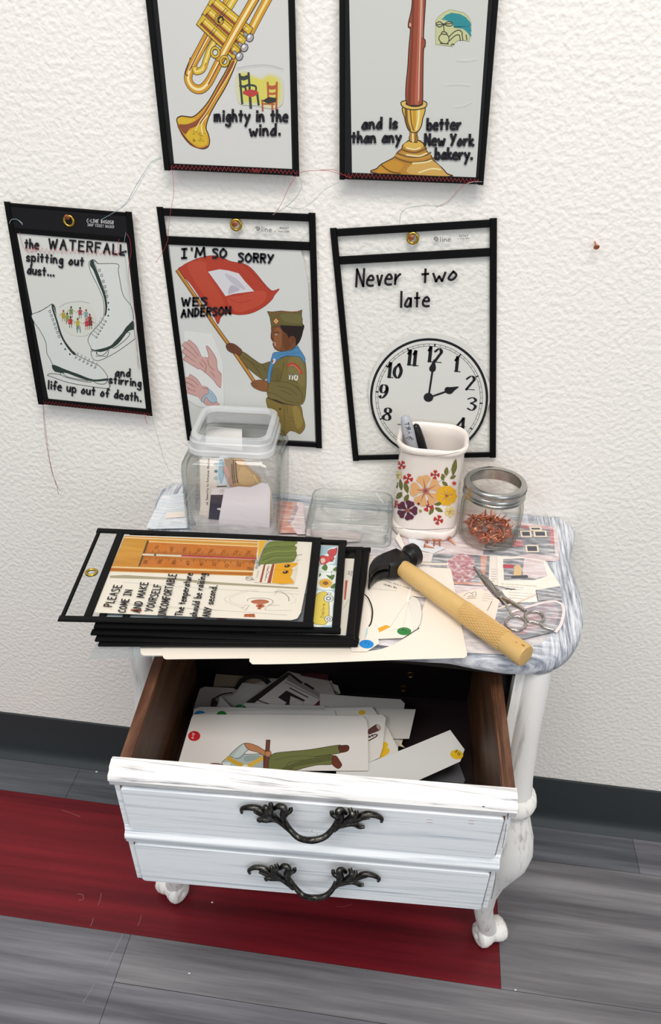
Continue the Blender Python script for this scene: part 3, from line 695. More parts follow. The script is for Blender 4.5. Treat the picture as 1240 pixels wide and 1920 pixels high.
    a.line('692,508 700,600 710,708', 2.2, g); a.line('753,500 760,600 768,735', 2.2, g)
    for y in (515, 528, 578): a.line([(694, y + 8), (722, y + 14), (756, y)], 2.0, g)
    a.line('757,580 800,590 804,618', 1.8, g); a.line('720,590 735,610 722,640', 1.8, g); a.line('812,635 822,716', 2.2, g); a.line('762,650 768,735', 2.6, g)
    a.poly('712,632 765,612 822,632 772,664', '#b8403e', True)
    a.line('884,565 888,665', 1.9, o); a.line('946,565 943,748', 1.9, o)
    for y in (588, 600, 636): a.line([(886, y), (915, y + 6), (945, y - 2)], 1.8, o)
    a.line('846,685 850,755', 1.7, o); a.line('915,705 916,760', 1.7, o); a.line('850,710 930,712', 1.3, o)
    a.poly('846,690 890,663 945,670 938,700 885,708', '#35332f', False)
sheet('illustrated_sheet', 'printed sheet with a brass trumpet and two small chairs', 'printed sheet', pUL.lift(0.0004), '84,-420 1010,-420 1023,0 1050,1155 243,1118 128,0', Z1, '#d4d2cf', trumpet)
a = hUL.art(0.0017, Z1)
a.line('668,468 760,450 880,445 990,472', 0.3, '#8a8886')
a.build('crease', hUL.o); a.words(hUL.o, [('mighty in the', (520, 826), (1022, 828)), ('wind.', (760, 926), (970, 922))], 76, 2.4)
a = hUL.art(0.0024, Z1); zigzag(a, (228, 1140), (1085, 1178), 26, 31, RED, 0.35); zigzag(a, (780, 1166), (830, 1168), 26, 5, RED, 0.35); lab(a.build('stitching', hUL.o), 'red zigzag stitching')
THR[0] = hUL.o; sU = hUL.pl
tube_px(mb, sU, '304,296 287,303 272,325 256,352 243,375 225,392 190,412', 0.00025, '#7f9ea3', 0.002, 0.004); tube_px(mb, sU, '304,297 290,305 275,328 262,352 247,374 228,391', 0.0002, '#9ab4b8', 0.002, 0.006)
tube_px(mb, sU, '322,310 327,335 328,365 322,400 318,440 316,452 308,470 293,492', 0.0002, RED, 0.002, 0.003)
tube_px(mb, sU, '556,326 575,320 610,318 630,322 640,328', 0.0002, RED, 0.002, 0.006)
tube_px(mb, sU, '560,330 568,345 560,365 540,385 512,402', 0.00025, '#8a9a9c', 0.002, 0.005); tube_px(mb, sU, '558,328 545,348 530,380 514,403', 0.00022, RED, 0.002, 0.005)
tube_px(mb, sU, '640,340 610,355 590,375 565,390 535,386', 0.00022, '#9aa8a8', 0.002, 0.004)
# ---------------------------------------------------------------- upper right: the candle
pUR = wallplane(0.012, 0.02, 0.98)
hUR = Holder('black bound ticket holder at upper right of the wall, holding the candle sheet', [(636.5, -118), (944.5, -112), (906.8, 347), (637, 336.7)], pUR, GH, 'black', (0.125, 0.155), 0.036, 0.965, backing=True)
def candle(a):
    dk = '#33241e'; w0, w1, w2 = '#7a3623', '#98482f', '#b4624a'
    outline_poly(a, '596,-200 597,0 588,80 574,140 572,175 585,192 576,300 568,430 556,560 556,650 572,676 610,685 650,678 664,655 666,520 670,330 680,300 681,260 670,240 676,120 683,0 685,-200', w1, dk, 0.9)
    a.poly('598,-200 600,0 595,90 592,200 582,400 566,650 585,672 592,500 604,250 612,0 612,-200', w0, True)
    a.poly('640,-200 640,0 632,250 622,450 615,670 640,670 648,450 655,250 660,0 660,-200', w2, True)
    a.line('655,-150 655,0 648,250 642,450 638,650', 0.9, '#dcb7a8'); a.line('664,-100 662,80 660,240', 0.7, '#c98a78'); a.circ(584, 160, 7, 12, '#d8a48c')
    g0, g1, g2, g3 = '#7a5420', '#b98230', '#d9b04e', '#efdfa6'
    outline_poly(a, '356,1118 372,1085 395,1062 440,1038 480,1015 500,985 528,960 535,938 560,918 580,905 635,905 668,925 682,950 690,975 715,1000 740,1040 790,1085 818,1118 826,1140', g1, dk, 0.9)
    a.poly('540,935 575,915 640,915 672,945 620,958 560,955', g2, True); a.poly('505,990 560,985 640,990 700,985 712,1010 640,1030 540,1025 480,1018', '#c4913c', True)
    a.poly('600,1060 700,1030 760,1060 815,1120 822,1138 600,1126 560,1100', '#d2a558', True); a.poly('365,1115 400,1065 470,1035 540,1060 500,1110 440,1118', '#c8902f', True)
    for p in ('528,962 570,980 620,985 660,972 690,958', '500,990 560,1010 630,1015 690,1000 716,985', '482,1012 530,1035 600,1050 680,1040 738,1020', '400,1068 450,1105 520,1122'): a.line(p, 1.5, g0)
    for p in ('560,955 610,965 650,955', '560,1000 640,1008 690,990', '600,1055 680,1048 720,1035', '640,1115 720,1090 780,1095'): a.line(p, 1.3, g3)
    outline_poly(a, '578,850 634,850 628,872 634,890 628,920 582,915 576,890 583,870', g1, dk, 0.7, False); a.line('600,855 602,915', 1.4, g3); a.line('622,855 620,915', 1.2, g0)
    outline_poly(a, '540,690 548,760 560,810 575,840 600,856 632,850 655,815 664,770 674,690', g2, dk, 0.9)
    a.poly('548,705 565,705 570,780 590,840 575,835 556,790', g0, True); a.poly('600,710 620,710 622,840 604,848', '#c9962f'); a.line('640,710 636,780 622,835', 1.8, g3); a.line('585,708 592,790 605,840', 1.2, g0)
    outline_poly(a, '524,668 532,655 560,652 558,672 585,684 612,688 645,684 664,672 664,652 686,660 692,674 680,694 640,706 600,709 560,702 534,688', '#dcb860', dk, 0.9)
    # the tap on a cut-out card
    outline_poly(a, '748,132 770,105 800,82 838,62 880,70 930,82 962,112 978,150 976,200 964,268 935,262 895,260 870,280 858,300 800,294 748,288', '#c6c694', '#77775a', 0.3, False)
    zz = []
    for i, v in enumerate(crom([(x, y, 0) for x, y in pp('975,150 976,235 955,212 925,188 890,182 866,176 855,150 825,135 790,128')], 6)): zz.append((v.x + (4 if i % 2 else -4), v.y + (6 if i % 2 else -6)))
    a.poly(pp('795,118 812,98 850,82 905,90 945,112 968,140') + zz, '#2c8a93')
    c = '#3a3a33'
    for p in ('752,150 775,140 800,155 830,140 856,148 852,166 826,168 802,160 775,175 755,165 752,150', '758,160 850,152', '800,165 803,205', '792,205 812,208 822,222 786,218 792,205', '785,220 770,240 774,262 790,278 820,282 834,262 832,238 820,222', '832,240 870,205 900,195 918,208 920,222', '836,265 872,232 898,225 905,240', '778,280 832,284', '905,240 908,262', '918,222 925,260', '945,225 950,258', '848,292 858,284 868,288'):
        a.line(p, 0.8, c)
sheet('illustrated_sheet', 'printed sheet with a candle in a brass candlestick', 'printed sheet', pUR.lift(0.0004), '184,-440 1112,-440 1088,0 1008,1145 208,1115 190,0', Z2, '#d0cfcb', candle)
a = hUR.art(0.0017, Z2)
a.words(hUR.o, [('and is', (275, 832), (502, 826)), ('than any', (208, 920), (522, 916)), ('better', (695, 836), (912, 832)), ('New York', (680, 936), (992, 938)), ('bakery.', (748, 1024), (985, 1028))], 68, 2.5)
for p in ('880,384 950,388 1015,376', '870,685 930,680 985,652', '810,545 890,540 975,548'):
    a.mb = MB(); a.line(p, 0.3, '#dcdbd8'); a.build('painted_crease_sheen', hUR.o)  # sheen along creases in the vinyl, painted on as pale lines

a = hUR.art(0.0024, Z2); zigzag(a, (160, 1132), (1025, 1168), 26, 34, RED, 0.35); lab(a.build('stitching', hUR.o), 'red zigzag stitching')
THR[0] = hUR.o; sU = hUR.pl
tube_px(mb, sU, '602,318 630,317 645,326 660,333', 0.0002, RED, 0.003, 0.004); tube_px(mb, sU, '905,340 880,342 860,358 845,375 828,384 790,384 762,390 752,402 750,418', 0.00026, '#8ea6a6', 0.002, 0.004)
tube_px(mb, sU, '898,338 875,342 858,356 840,376 818,388', 0.00022, RED, 0.002, 0.005)
# ---------------------------------------------------------------- lower left: the skates
pLL = wallplane(0.008, 0.03, 0.85)
cz = lambda z, pts: [(z[0] + x * z[2], z[1] + y * z[2]) for x, y in pts]
hLL = Holder('smaller black ticket holder at lower left of the wall, holding the ice skates sheet', cz(Z3, [(25, 55), (793, 118), (917, 1343), (232, 1272)]), pLL, GH, 'black', (0.112, 0.138), 0.05, 0.962, tv=0.02, backing=True, grom=(0.5, 0.062))
def skates(a):
    ln = '#3d4a45'; dkf = '#2c3a34'; wh = '#dcddd9'; w = 0.7
    for p in ('535,425 560,405 585,425 590,430 705,432 710,470 718,520 740,620 790,690 800,770 760,810 720,870 660,925 560,950 545,930 528,890 545,850 580,810 612,770 625,730 620,650 590,570 545,480',): a.poly(p, wh, True); a.line(p, w, ln, True, True)
    a.poly('540,440 560,470 590,545 620,620 632,690 628,745 640,725 644,650 625,575 598,505 575,440 560,412 545,415', dkf, True); a.line('565,425 610,540 640,640 648,720', 0.5, wh)
    a.poly('800,772 760,810 735,845 690,895 650,930 560,950 552,942 600,960 660,942 712,908 768,838 805,822', dkf, True)
    a.line('545,958 558,1000 600,1010 700,960 812,880', w, ln); a.line('812,880 805,822', w, ln); a.line('545,958 575,955 585,975 640,985 655,940', w, ln); a.line('575,985 610,982 640,960 645,935 590,950 580,975', w, ln); a.line('665,930 690,935 760,880 780,845 745,850 700,900 668,928', w, ln)
    for x, y in ((595, 470), (608, 500), (618, 535), (628, 568), (634, 598), (640, 625)): a.line([(x - 6, y), (x + 6, y - 8), (x + 6, y + 8), (x - 4, y + 4)], 0.55, dkf)
    for x, y in ((650, 665), (653, 705), (650, 742)): a.circ(x, y, 5, 6, dkf, n=8)
    for i in range(6): x, y = 625 - i * 11, 765 + i * 19; a.line([(x - 18, y - 8), (x + 12, y + 14)], 1.2, dkf); a.line([(x - 18, y - 8), (x + 12, y + 14)], 0.6, wh); a.line([(x + 4, y + 14), (x + 12, y + 14), (x + 12, y + 4)], 0.5, ln)
    p = '190,740 215,725 240,716 285,690 312,672 330,690 338,745 365,840 400,920 450,970 520,1008 590,1040 630,1080 642,1120 560,1128 480,1108 400,1080 330,1068 318,1040 300,1000 282,965 275,900 240,830 205,780'; a.poly(p, wh, True); a.line(p, w, ln, True, True)
    a.poly('312,672 330,690 345,765 370,850 410,920 455,970 440,975 398,925 360,855 335,770 312,700', dkf, True); a.line('322,690 350,780 385,880 440,955', 0.5, wh)
    a.poly('316,1035 395,1065 470,1092 560,1124 642,1118 642,1130 560,1136 470,1112 400,1086 328,1075', dkf, True); a.poly('318,1038 395,1066 380,1088 330,1078', dkf)
    a.line('285,1100 300,1090 355,1094 400,1112 470,1130 540,1140 555,1128', w, ln); a.line('285,1100 320,1112 400,1140 500,1160 630,1178 655,1175 660,1150 640,1128', w, ln); a.line('360,1080 365,1095', w, ln); a.line('380,1088 410,1110 530,1132', w, ln); a.line('560,1135 590,1150 632,1150 640,1132', w, ln)
    for i in range(6): a.line([(642 + i * 3, 1122 + i * 9), (654 + i * 2, 1120 + i * 9)], 0.6, ln, False)
    for i in range(7): x, y = 296 + i * 9, 715 + i * 25; a.line([(x - 4, y), (x + 8, y - 6), (x + 8, y + 10), (x - 2, y + 5)], 0.55, dkf)
    for x, y in ((368, 910), (392, 943), (420, 973)): a.circ(x, y, 5, 6, dkf, n=8)
    for i in range(6): x, y = 458 + i * 23, 980 + i * 12; a.line([(x + 10, y - 14), (x - 6, y + 16)], 1.2, dkf); a.line([(x + 10, y - 14), (x - 6, y + 16)], 0.6, wh); a.line([(x - 6, y + 16), (x + 6, y + 12)], 0.5, ln)
    a.line('280,690 260,705 235,715', 0.3, ln); a.line('535,420 555,408 580,420', 0.5, ln)
    a.poly('358,735 400,690 470,665 540,690 575,760 560,830 500,865 430,855 375,810', '#d9d9cf', True)
    def kid(x, y, c, c2, s=1.0):
        a.poly([(x - 9 * s, y), (x + 9 * s, y), (x + 12 * s, y + 34 * s), (x - 12 * s, y + 34 * s)], c); a.circ(x, y - 9 * s, 6 * s, 8 * s, c2, n=8)
        a.line([(x - 5 * s, y + 34 * s), (x - 7 * s, y + 56 * s)], 0.6, c2, False); a.line([(x + 5 * s, y + 34 * s), (x + 7 * s, y + 56 * s)], 0.6, c2, False)
        a.line([(x - 9 * s, y + 6 * s), (x - 24 * s, y + 20 * s)], 0.6, c, False); a.line([(x + 9 * s, y + 6 * s), (x + 24 * s, y + 18 * s)], 0.6, c, False)
    for x, y, c, c2 in ((428, 700, '#7d8a58', '#4a4038'), (482, 705, '#a84a50', '#4a3a34'), (518, 718, '#84a0a4', '#8a4a3a'), (382, 722, '#b09a3c', '#a04a30'), (405, 738, '#8f9a48', '#4a3a30'), (540, 745, '#b04038', '#8a3a2a'), (425, 760, '#b83838', '#3a3030'), (468, 770, '#b4ac40', '#6a4a30'), (522, 772, '#c03a4a', '#a86a3a'), (545, 768, '#7a3a38', '#4a3030')): kid(x, y, c, c2, 0.95)
    a.line('468,805 465,840', 1.0, '#5a8a9a', False); a.line('480,805 484,840', 1.0, '#5a8a9a', False)
    a.line('358,690 400,665 480,655 540,665', 0.3, '#9a988e')
sheet('illustrated_sheet', 'printed sheet with two white ice skates and a ring of tiny children', 'printed sheet', pLL.lift(0.0004), '100,238 757,285 877,1308 292,1248', Z3, '#dcdbd6', skates)
a = hLL.art(0.0017, Z3)
a.words(hLL.o, [('the', (150, 335), (233, 340), 54), ('WATERFALL', (293, 338), (752, 378), 58), ('spitting out', (160, 412), (503, 442), 52), ('dust...', (165, 490), (325, 505), 52), ('and', (693, 1103), (782, 1108), 46), ('stirring', (657, 1145), (848, 1168), 46), ('life up out of death.', (287, 1180), (848, 1258), 50)], 50, 2.0)
a.mb = MB(); a.line('715,370 735,362 757,356', 2.0, INK); a.build('handwritten_flourish', hLL.o)
a = hLL.art(0.0016, (0, 370, 260 / 1240)); a.text('C-LINE #45058', (778, 222), (1015, 240), (2, -30), 0.55, '#c9c9cc'); a.text('SHOP TICKET HOLDER', (783, 256), (1020, 276), (2, -22), 0.42, '#b5b5b8'); a.build('header_print', hLL.o)
a = hLL.art(0.0024, Z3); zigzag(a, (258, 1260), (905, 1335), 18, 33, '#a03030', 0.35); lab(a.build('stitching', hLL.o), 'red zigzag stitching along the bottom edge'); a.mb = MB(); zigzag(a, (150, 345), (720, 372), 30, 22, '#b5363c', 0.4)
a.line('118,240 128,300 150,345 180,362 208,350 212,318', 0.35, '#b5363c'); a.line('715,282 708,320 714,370', 0.35, '#b5363c'); lab(a.build('stitching', hLL.o), 'red zigzag stitching')
THR[0] = hLL.o; sU = hLL.pl
tube_px(mb, sU, '240,437 246,448 249,470 246,490 245,520 252,560 258,600 259,640 261,690', 0.0002, RED, 0.003, 0.003); tube_px(mb, sU, '238,435 236,460 241,500 247,550 254,600 259,650 264,688', 0.0002, '#8aa0a6', 0.003, 0.004)
tube_px(mb, sU, '20,418 24,411 33,410 40,415 45,421', 0.00025, '#9fb4b6', 0.003); tube_px(mb, sU, '45,418 38,412', 0.0002, '#9fb4b6', 0.003)
tube_px(mb, sU, '82,757 86,800 92,840 100,880 108,905 111,925', 0.00026, '#9a5a5c', 0.002, 0.003); tube_px(mb, sU, '83,757 89,810 97,865 107,905 118,922', 0.00024, '#8a6062', 0.002, 0.002)
tube_px(mb, sU, '272,772 274,785 277,793', 0.00026, RED, 0.002); tube_px(mb, sU, '286,780 297,815 312,865 325,890', 0.0002, '#8a9ca0', 0.002, 0.002)
# ---------------------------------------------------------------- lower middle: the scout
pLM = wallplane(0.003, 0.0, 0.83)
hLM = Holder('clear black-edged ticket holder behind the glass canister, holding the scout sheet', cz(Z4, [(50, 62), (1138, 105), (1183, 1715), (262, 1660)]), pLM, GH, 'clear', (0.108, 0.141), 0.043, 0.972)
def scout(a):
    dk = '#2a2420'
    outline_poly(a, '198,500 225,470 260,448 340,415 430,398 500,412 560,438 640,452 690,478 740,530 790,592 840,638 890,626 858,668 838,702 780,752 700,792 620,804 560,797 510,800 488,825 468,866 430,790 350,690 280,590', '#b43e2b', '#7c2a20', 0.4)
    a.poly('260,470 380,440 400,520 500,690 520,790 470,800 380,680', '#bd4a33', True); a.poly('530,690 640,670 740,640 800,650 780,720 680,770 590,780', '#c04d38', True)
    a.poly('402,508 480,492 540,500 612,520 655,575 718,642 640,652 580,660 522,676 470,600', '#d9d6da', False); a.poly('520,520 600,560 660,630 600,610 540,560', '#c2bdc8', True); a.poly('560,600 620,630 580,650 540,660', '#b9b3c0', True)
    a.line('640,452 760,570 838,640', 0.6, '#8a2c22'); a.line('540,690 620,720 700,700', 0.5, '#9a3426'); a.line('512,420 560,445 640,530 700,600', 0.5, '#a33a2a')
    # trousers, belt, shirt
    outline_poly(a, '802,1372 860,1390 930,1412 1030,1420 1052,1500 1066,1555 1058,1590 1030,1618 1000,1605 960,1598 925,1632 892,1590 850,1500 812,1440', '#85703a', '#4a3d20', 0.5)
    for p in ('920,1420 925,1500 922,1620', '940,1420 945,1480', '955,1500 1000,1510 1040,1490', '960,1530 1010,1530', '850,1440 880,1520'): a.line(p, 0.5, '#574722')
    a.circ(895, 1447, 9, 9, '#4f4120', n=8); a.poly('980,1440 1020,1440 1050,1540 1010,1580', '#978245', True)
    a.poly('812,1345 900,1385 995,1408 990,1424 900,1412 808,1374', '#3e2f28')
    outline_poly(a, '850,1140 890,1105 960,1085 1045,1080 1066,1120 1075,1200 1072,1330 1060,1395 1030,1420 940,1412 870,1385 812,1362 806,1250 832,1195', '#766938', '#4a4122', 0.5)
    a.poly('960,1100 1040,1095 1062,1200 1060,1300 1000,1250 950,1180', '#837545', True); a.poly('850,1170 900,1180 900,1260 830,1255', '#6b5f31', True)
    outline_poly(a, '608,1080 640,1055 720,1110 770,1138 830,1125 838,1180 792,1246 740,1222 672,1166 622,1112', '#71643a', '#43391f', 0.5)
    outline_poly(a, '805,1265 870,1258 960,1270 1040,1330 1045,1390 1010,1405 940,1390 860,1345 800,1328', '#74673a', '#453c20', 0.5)
    for p in ('640,1090 700,1130 760,1165', '690,1120 740,1180 770,1225', '780,1150 800,1190', '880,1210 870,1260', '920,1130 905,1220 880,1260', '880,1290 960,1310 1010,1350', '900,1320 980,1350', '1000,1280 1040,1330', '960,1250 1020,1270'): a.line(p, 0.6, '#4d4324')
    # neckerchief
    outline_poly(a, '853,1062 905,1055 960,1038 1006,1010 1030,1040 1066,1100 1058,1130 1030,1092 940,1085 885,1108 852,1145 836,1200 826,1262 806,1262 815,1180 838,1095', '#5288b4', '#2d5372', 0.5)
    for p in ('880,1080 950,1060 1010,1025', '900,1095 970,1070 1030,1060', '840,1160 828,1230'): a.line(p, 0.5, '#38678c')
    a.circ(852, 1120, 11, 20, '#d8d3d6', 0.4, n=10); a.circ(843, 1122, 5, 12, '#a03038', 0.4, n=8)
    # head
    outline_poly(a, '842,880 836,915 832,950 836,970 848,990 846,1005 860,1035 895,1052 955,1046 1000,1020 1004,960 985,890 920,875', '#7a4a2c', '#3a2216', 0.5)
    a.poly('860,900 900,900 905,960 900,1030 870,1030 855,990', '#8f5c38', True); a.poly('920,930 960,960 970,1020 930,1040 915,990', '#6b3f25', True)
    a.poly('905,872 1050,865 1050,925 1032,980 1005,1012 1000,965 978,948 958,965 940,935 915,915', '#261a17', True)
    a.circ(976, 975, 22, 28, '#744428', 0.2); a.line('970,960 985,965 982,990', 0.5, '#3a2216'); a.line('855,925 875,920 890,928', 0.8, '#1d1412'); a.circ(872, 938, 9, 5, '#e0d6cc', n=10); a.circ(874, 938, 4, 5, '#1a1210', n=8)
    a.line('845,990 862,998 860,1015', 1.2, '#c99a94'); a.line('832,955 848,972', 0.5, '#3a2216')
    outline_poly(a, '807,778 840,783 900,776 1000,785 1046,770 1042,800 1050,880 980,878 900,874 836,886 826,820', '#675f37', '#3d381f', 0.5, False)
    a.line('815,785 850,800 900,784 960,783 1030,780', 0.7, '#a04a30'); a.poly('900,800 1030,800 1040,860 930,850', '#726a40', True)
    a.circ(868, 846, 19, 22, '#a8402c'); 
    for q in range(4): a.circ(868 + 9 * math.cos(q * 1.57), 846 + 10 * math.sin(q * 1.57), 6, 7, '#e0c27a', n=8)
    # arm patch
    a.line('950,1148 985,1140 1015,1160 1042,1200', 3.4, '#b8452f'); a.line('956,1152 985,1146 1012,1166 1036,1198', 0.5, '#e0a090')
    a.text('110', (957, 1242), (1016, 1250), (2, -36), 1.5, '#e8e4e0')
    # pole and hands
    a.line('196,505 330,700 460,890 590,1070 715,1255', 4.6, '#5c3c1a'); a.line('196,505 330,700 460,890 590,1070 715,1255', 3.4, '#b0762e'); a.line('200,503 460,883 715,1248', 0.8, '#d8a860')
    outline_poly(a, '526,1012 545,998 575,1000 605,1018 635,1050 616,1082 595,1070 565,1062 535,1042', '#6e412a', '#34201a', 0.5); a.line('530,1020 560,1035 585,1040', 0.4, '#34201a'); a.line('545,1005 580,1025', 0.4, '#34201a')
    outline_poly(a, '696,1270 720,1255 760,1248 812,1262 804,1322 765,1322 730,1308 710,1296', '#8a5a34', '#45291a', 0.5); a.line('705,1272 740,1275', 0.4, '#45291a'); a.line('712,1288 745,1290', 0.4, '#45291a')
    a.circ(1012, 1618, 10, 5, '#dcd8d4', n=6)
sheet('illustrated_sheet', 'printed sheet with a child in scout uniform waving a red flag', 'printed sheet', pLM.lift(0.0004), '136,330 128,310 160,304 600,325 1030,340 1060,440 1085,600 1110,1000 1135,1668 300,1632 255,1380', Z4, '#d8d7d4', scout)
def hands(a):
    sk, ol = '#cfa59e', '#8f5c5c'
    def finger(p, w): a.line(p, w + 1.1, ol); a.line(p, w, sk)
    p = '320,1100 350,1085 385,1095 408,1092 392,1030 390,1018 402,1020 428,1052 458,1105 466,1172 495,1212 490,1302 465,1285 440,1250 392,1205 345,1170 318,1130'
    for f in ('345,1105 310,1030 272,995', '338,1118 290,1050 245,1008', '335,1135 285,1085 243,1052', '335,1155 290,1128 252,1102'): finger(f, 5.8)
    a.poly(p, sk, True); a.line('345,1170 392,1205 440,1250 465,1285 490,1302', 0.6, ol); a.line('385,1095 408,1092 392,1030 390,1018 402,1020 428,1052 458,1105 466,1172 495,1212', 0.6, ol)
    for l in ('360,1110 390,1150 380,1200', '400,1110 410,1150 440,1180', '345,1130 370,1160', '420,1190 450,1230'): a.line(l, 0.7, '#9c6260')
    p = '318,1300 345,1285 385,1293 408,1312 440,1350 455,1385 485,1420 440,1424 395,1422 350,1385 320,1345'
    for f in ('350,1305 318,1255 282,1228', '342,1318 300,1270 258,1248', '338,1332 295,1305 258,1284', '340,1350 305,1338 268,1325'): finger(f, 5.2)
    a.poly(p, sk, True); a.line('385,1293 408,1312 440,1350', 0.6, ol); a.line('350,1385 395,1422', 0.6, ol)
    outline_poly(a, '402,1310 430,1330 456,1365 458,1398 430,1405 410,1392 388,1365 372,1398 355,1390 376,1355 405,1340', '#a9bcca', '#5f7684', 0.5); a.line('365,1300 385,1310 400,1300', 0.6, ol); a.line('420,1340 440,1380', 0.4, '#7d95a4')
sheet('paper_cutout', 'white paper cutout with two drawn open hands, one bandaged', 'paper', pLM.lift(0.0009), '238,918 425,938 440,960 505,1130 512,1410 500,1440 400,1440 330,1428 255,1380 248,1200', Z4, '#e2e1df', hands)
a = hLM.art(0.0017, Z4)
a.words(hLM.o, [("I'M", (222, 415), (380, 405), 62), ('SO', (435, 412), (530, 412), 58), ('SORRY', (612, 438), (852, 450), 56), ('WES', (222, 742), (398, 738), 52), ('ANDERSON', (220, 820), (558, 798), 50)], 55, 2.3, 0.2)
a = hLM.art(0.0009, (400, 395, 200 / 1240)); g = '#77787c'
a.line('495,200 510,188 532,192 540,212 525,228 508,222 512,206 528,208', 1.1, g); a.text('line', (562, 242), (683, 246), (0, -58), 0.7, g); a.text('#46069', (775, 212), (875, 214), (0, -24), 0.35, g); a.text('c-line.com', (715, 246), (885, 252), (0, -22), 0.35, g)
a.line('447,245 500,180 560,115', 0.25, '#9a9a9a'); a.build('header_print', hLM.o)
# ---------------------------------------------------------------- lower right: the clock
pLR = wallplane(0.003, 0.0, 0.83)
hLR = Holder('clear black-edged ticket holder behind the flowered cup, holding only the paper clock', cz(Z5, [(65, 128), (1145, 62), (1138, 1610), (215, 1632)]), pLR, GH, 'clear', (0.107, 0.139), 0.043, 0.972)
def clock(a):
    k = '#16181d'; cx, cy, R = 706, 1224, 380
    el = lambda r, t: (cx + r * math.cos(t), cy + r * math.sin(t) * 1.004)
    a.line([el(374, i * math.pi / 48) for i in range(96)], 2.9, k, False, True)
    for r, w in ((345, 0.5), (331, 0.5)): a.line([el(r, i * math.pi / 48) for i in range(96)], w, k, False, True)
    for i in range(60):
        t = i * math.pi / 30 - math.pi / 2 + 0.11; a.line([el(331, t), el(338, t), el(345, t)], 1.6 if i % 5 == 0 else 0.35, k, False)
    for t, x, y, w, h, r in (('1', 887, 1052, 30, 88, .1), ('2', 975, 1172, 56, 88, .07), ('3', 985, 1306, 56, 82, .06), ('4', 912, 1436, 58, 78, .08), ('8', 434, 1370, 46, 80, .1), ('9', 412, 1228, 48, 84, .1), ('5', 800, 1520, 52, 80, .06), ('6', 655, 1530, 52, 80, .06), ('7', 530, 1478, 52, 80, .06)):
        c, q = math.cos(r), math.sin(r)
        a.text(t, (x - w / 2 * c, y - w / 2 * q), (x + w / 2 * c, y + w / 2 * q), (h * q, -h * c), 3.6, k, nib=0.22)
        if t == '1': a.line([(x - 18, y + 1), (x + 20, y + 5)], 1.0, k, False)
        if t == '4': a.line([(x - 5, y - 2), (x + 34, y + 4)], 1.0, k, False)
    for t, x, y, g in (('12', 738, 992, 44), ('11', 598, 1012, 30), ('10', 478, 1094, 44)):
        for j, ch in enumerate(t):
            xx = x + (j - 0.5) * g * 1.15; yy = y + (j - 0.5) * g * 0.14; w = 26 if ch == '1' else 46
            a.text(ch, (xx - w / 2, yy - 2), (xx + w / 2, yy + 3), (9, -88), 3.8, k, nib=0.22)
            if ch == '1': a.line([(xx - 16, yy), (xx + 20, yy + 4)], 1.0, k, False)
    a.line([(cx - 4, cy), (728, 1050)], 2.2, k, False); a.poly('738,975 745,1000 750,1030 745,1050 728,1058 710,1050 708,1030 722,1005', k, True)
    a.line([(cx - 4, cy), (830, 1180)], 2.2, k, False); a.poly('898,1153 870,1178 850,1198 830,1200 812,1190 806,1172 818,1156 845,1156', k, True)
    a.circ(702, 1222, 31, 29, k, n=28)
sheet('paper_clock_face', 'round paper clock face cut-out showing two o clock', 'paper clock', pLR.lift(0.0006), '312,1200 322,1100 372,990 442,897 530,842 600,815 640,818 700,805 790,815 880,840 965,890 1040,1000 1096,1130 1099,1250 1062,1370 1003,1450 930,1520 830,1580 706,1605 580,1580 480,1520 400,1430 330,1310', Z5, '#e4e1dc', clock)
a = hLR.art(0.0017, Z5)
a.words(hLR.o, [('Never', (235, 508), (524, 490), (6, -112)), ('two', (660, 482), (890, 462), (4, -95)), ('late', (518, 640), (712, 634), (2, -100))], 100, 2.5, 0.1)
a = hLR.art(0.0009, (740, 430, 190 / 1240)); g = '#77787c'
a.line('485,125 490,102 512,96 530,112 528,135 508,140 500,122 515,115', 1.1, g); a.text('line', (560, 152), (692, 144), (-2, -58), 0.7, g); a.text('46069', (790, 92), (905, 86), (0, -24), 0.35, g); a.text('c-line.com', (775, 122), (920, 116), (0, -20), 0.3, g); a.build('header_print', hLR.o)
# ---------------------------------------------------------------- copper tacks
def tack_mesh():
    mb = MB(); mb.lathe([(0.0003, -0.011), (0.0008, -0.008), (0.0010, -0.0005), (0.0028, -0.0002), (0.0031, 0.0004), (0.0022, 0.0010), (0.0004, 0.0012)], (0, 0, 0), COP.m, 10)
    return mb
def tack(label, loc, direction, group=None, proto=[None]):
    if proto[0] is None:
        o = tack_mesh().build('copper_tack', origin=(0, 0, 0), smooth=50); proto[0] = o
    else:
        o = proto[0].copy(); COL.objects.link(o); o.name = 'copper_tack'
        for k in ('group',):
            if k in o: del o[k]
    o.location = loc; o.rotation_euler = Vector(direction).to_track_quat('Z', 'Y').to_euler()
    return tag(o, label, 'tack', group)
for h_, l, px in ((hLL, 'copper tack through the brass eyelet above the skates sheet', (126, 407)), (hLM, 'copper tack through the brass eyelet above the scout sheet', (440.5, 420)), (hLR, 'copper tack through the brass eyelet above the paper clock', (771, 446))):
    tack(l, onY(px[0], px[1], -0.0125), (0.05, -1, -0.25))
for h_, l in ((hUL, 'copper tack through the eyelet above the trumpet sheet'), (hUR, 'copper tack through the eyelet above the candle sheet')): 
    c = h_.F(0.5, 0.055); tack(l, (c.x, c.y - 0.006, c.z + 0.004), (0, -1, -0.2))
tack('lone copper tack stuck in the bare wall at right', onY(1119, 463, -0.010), (0.1, -1, -0.35))
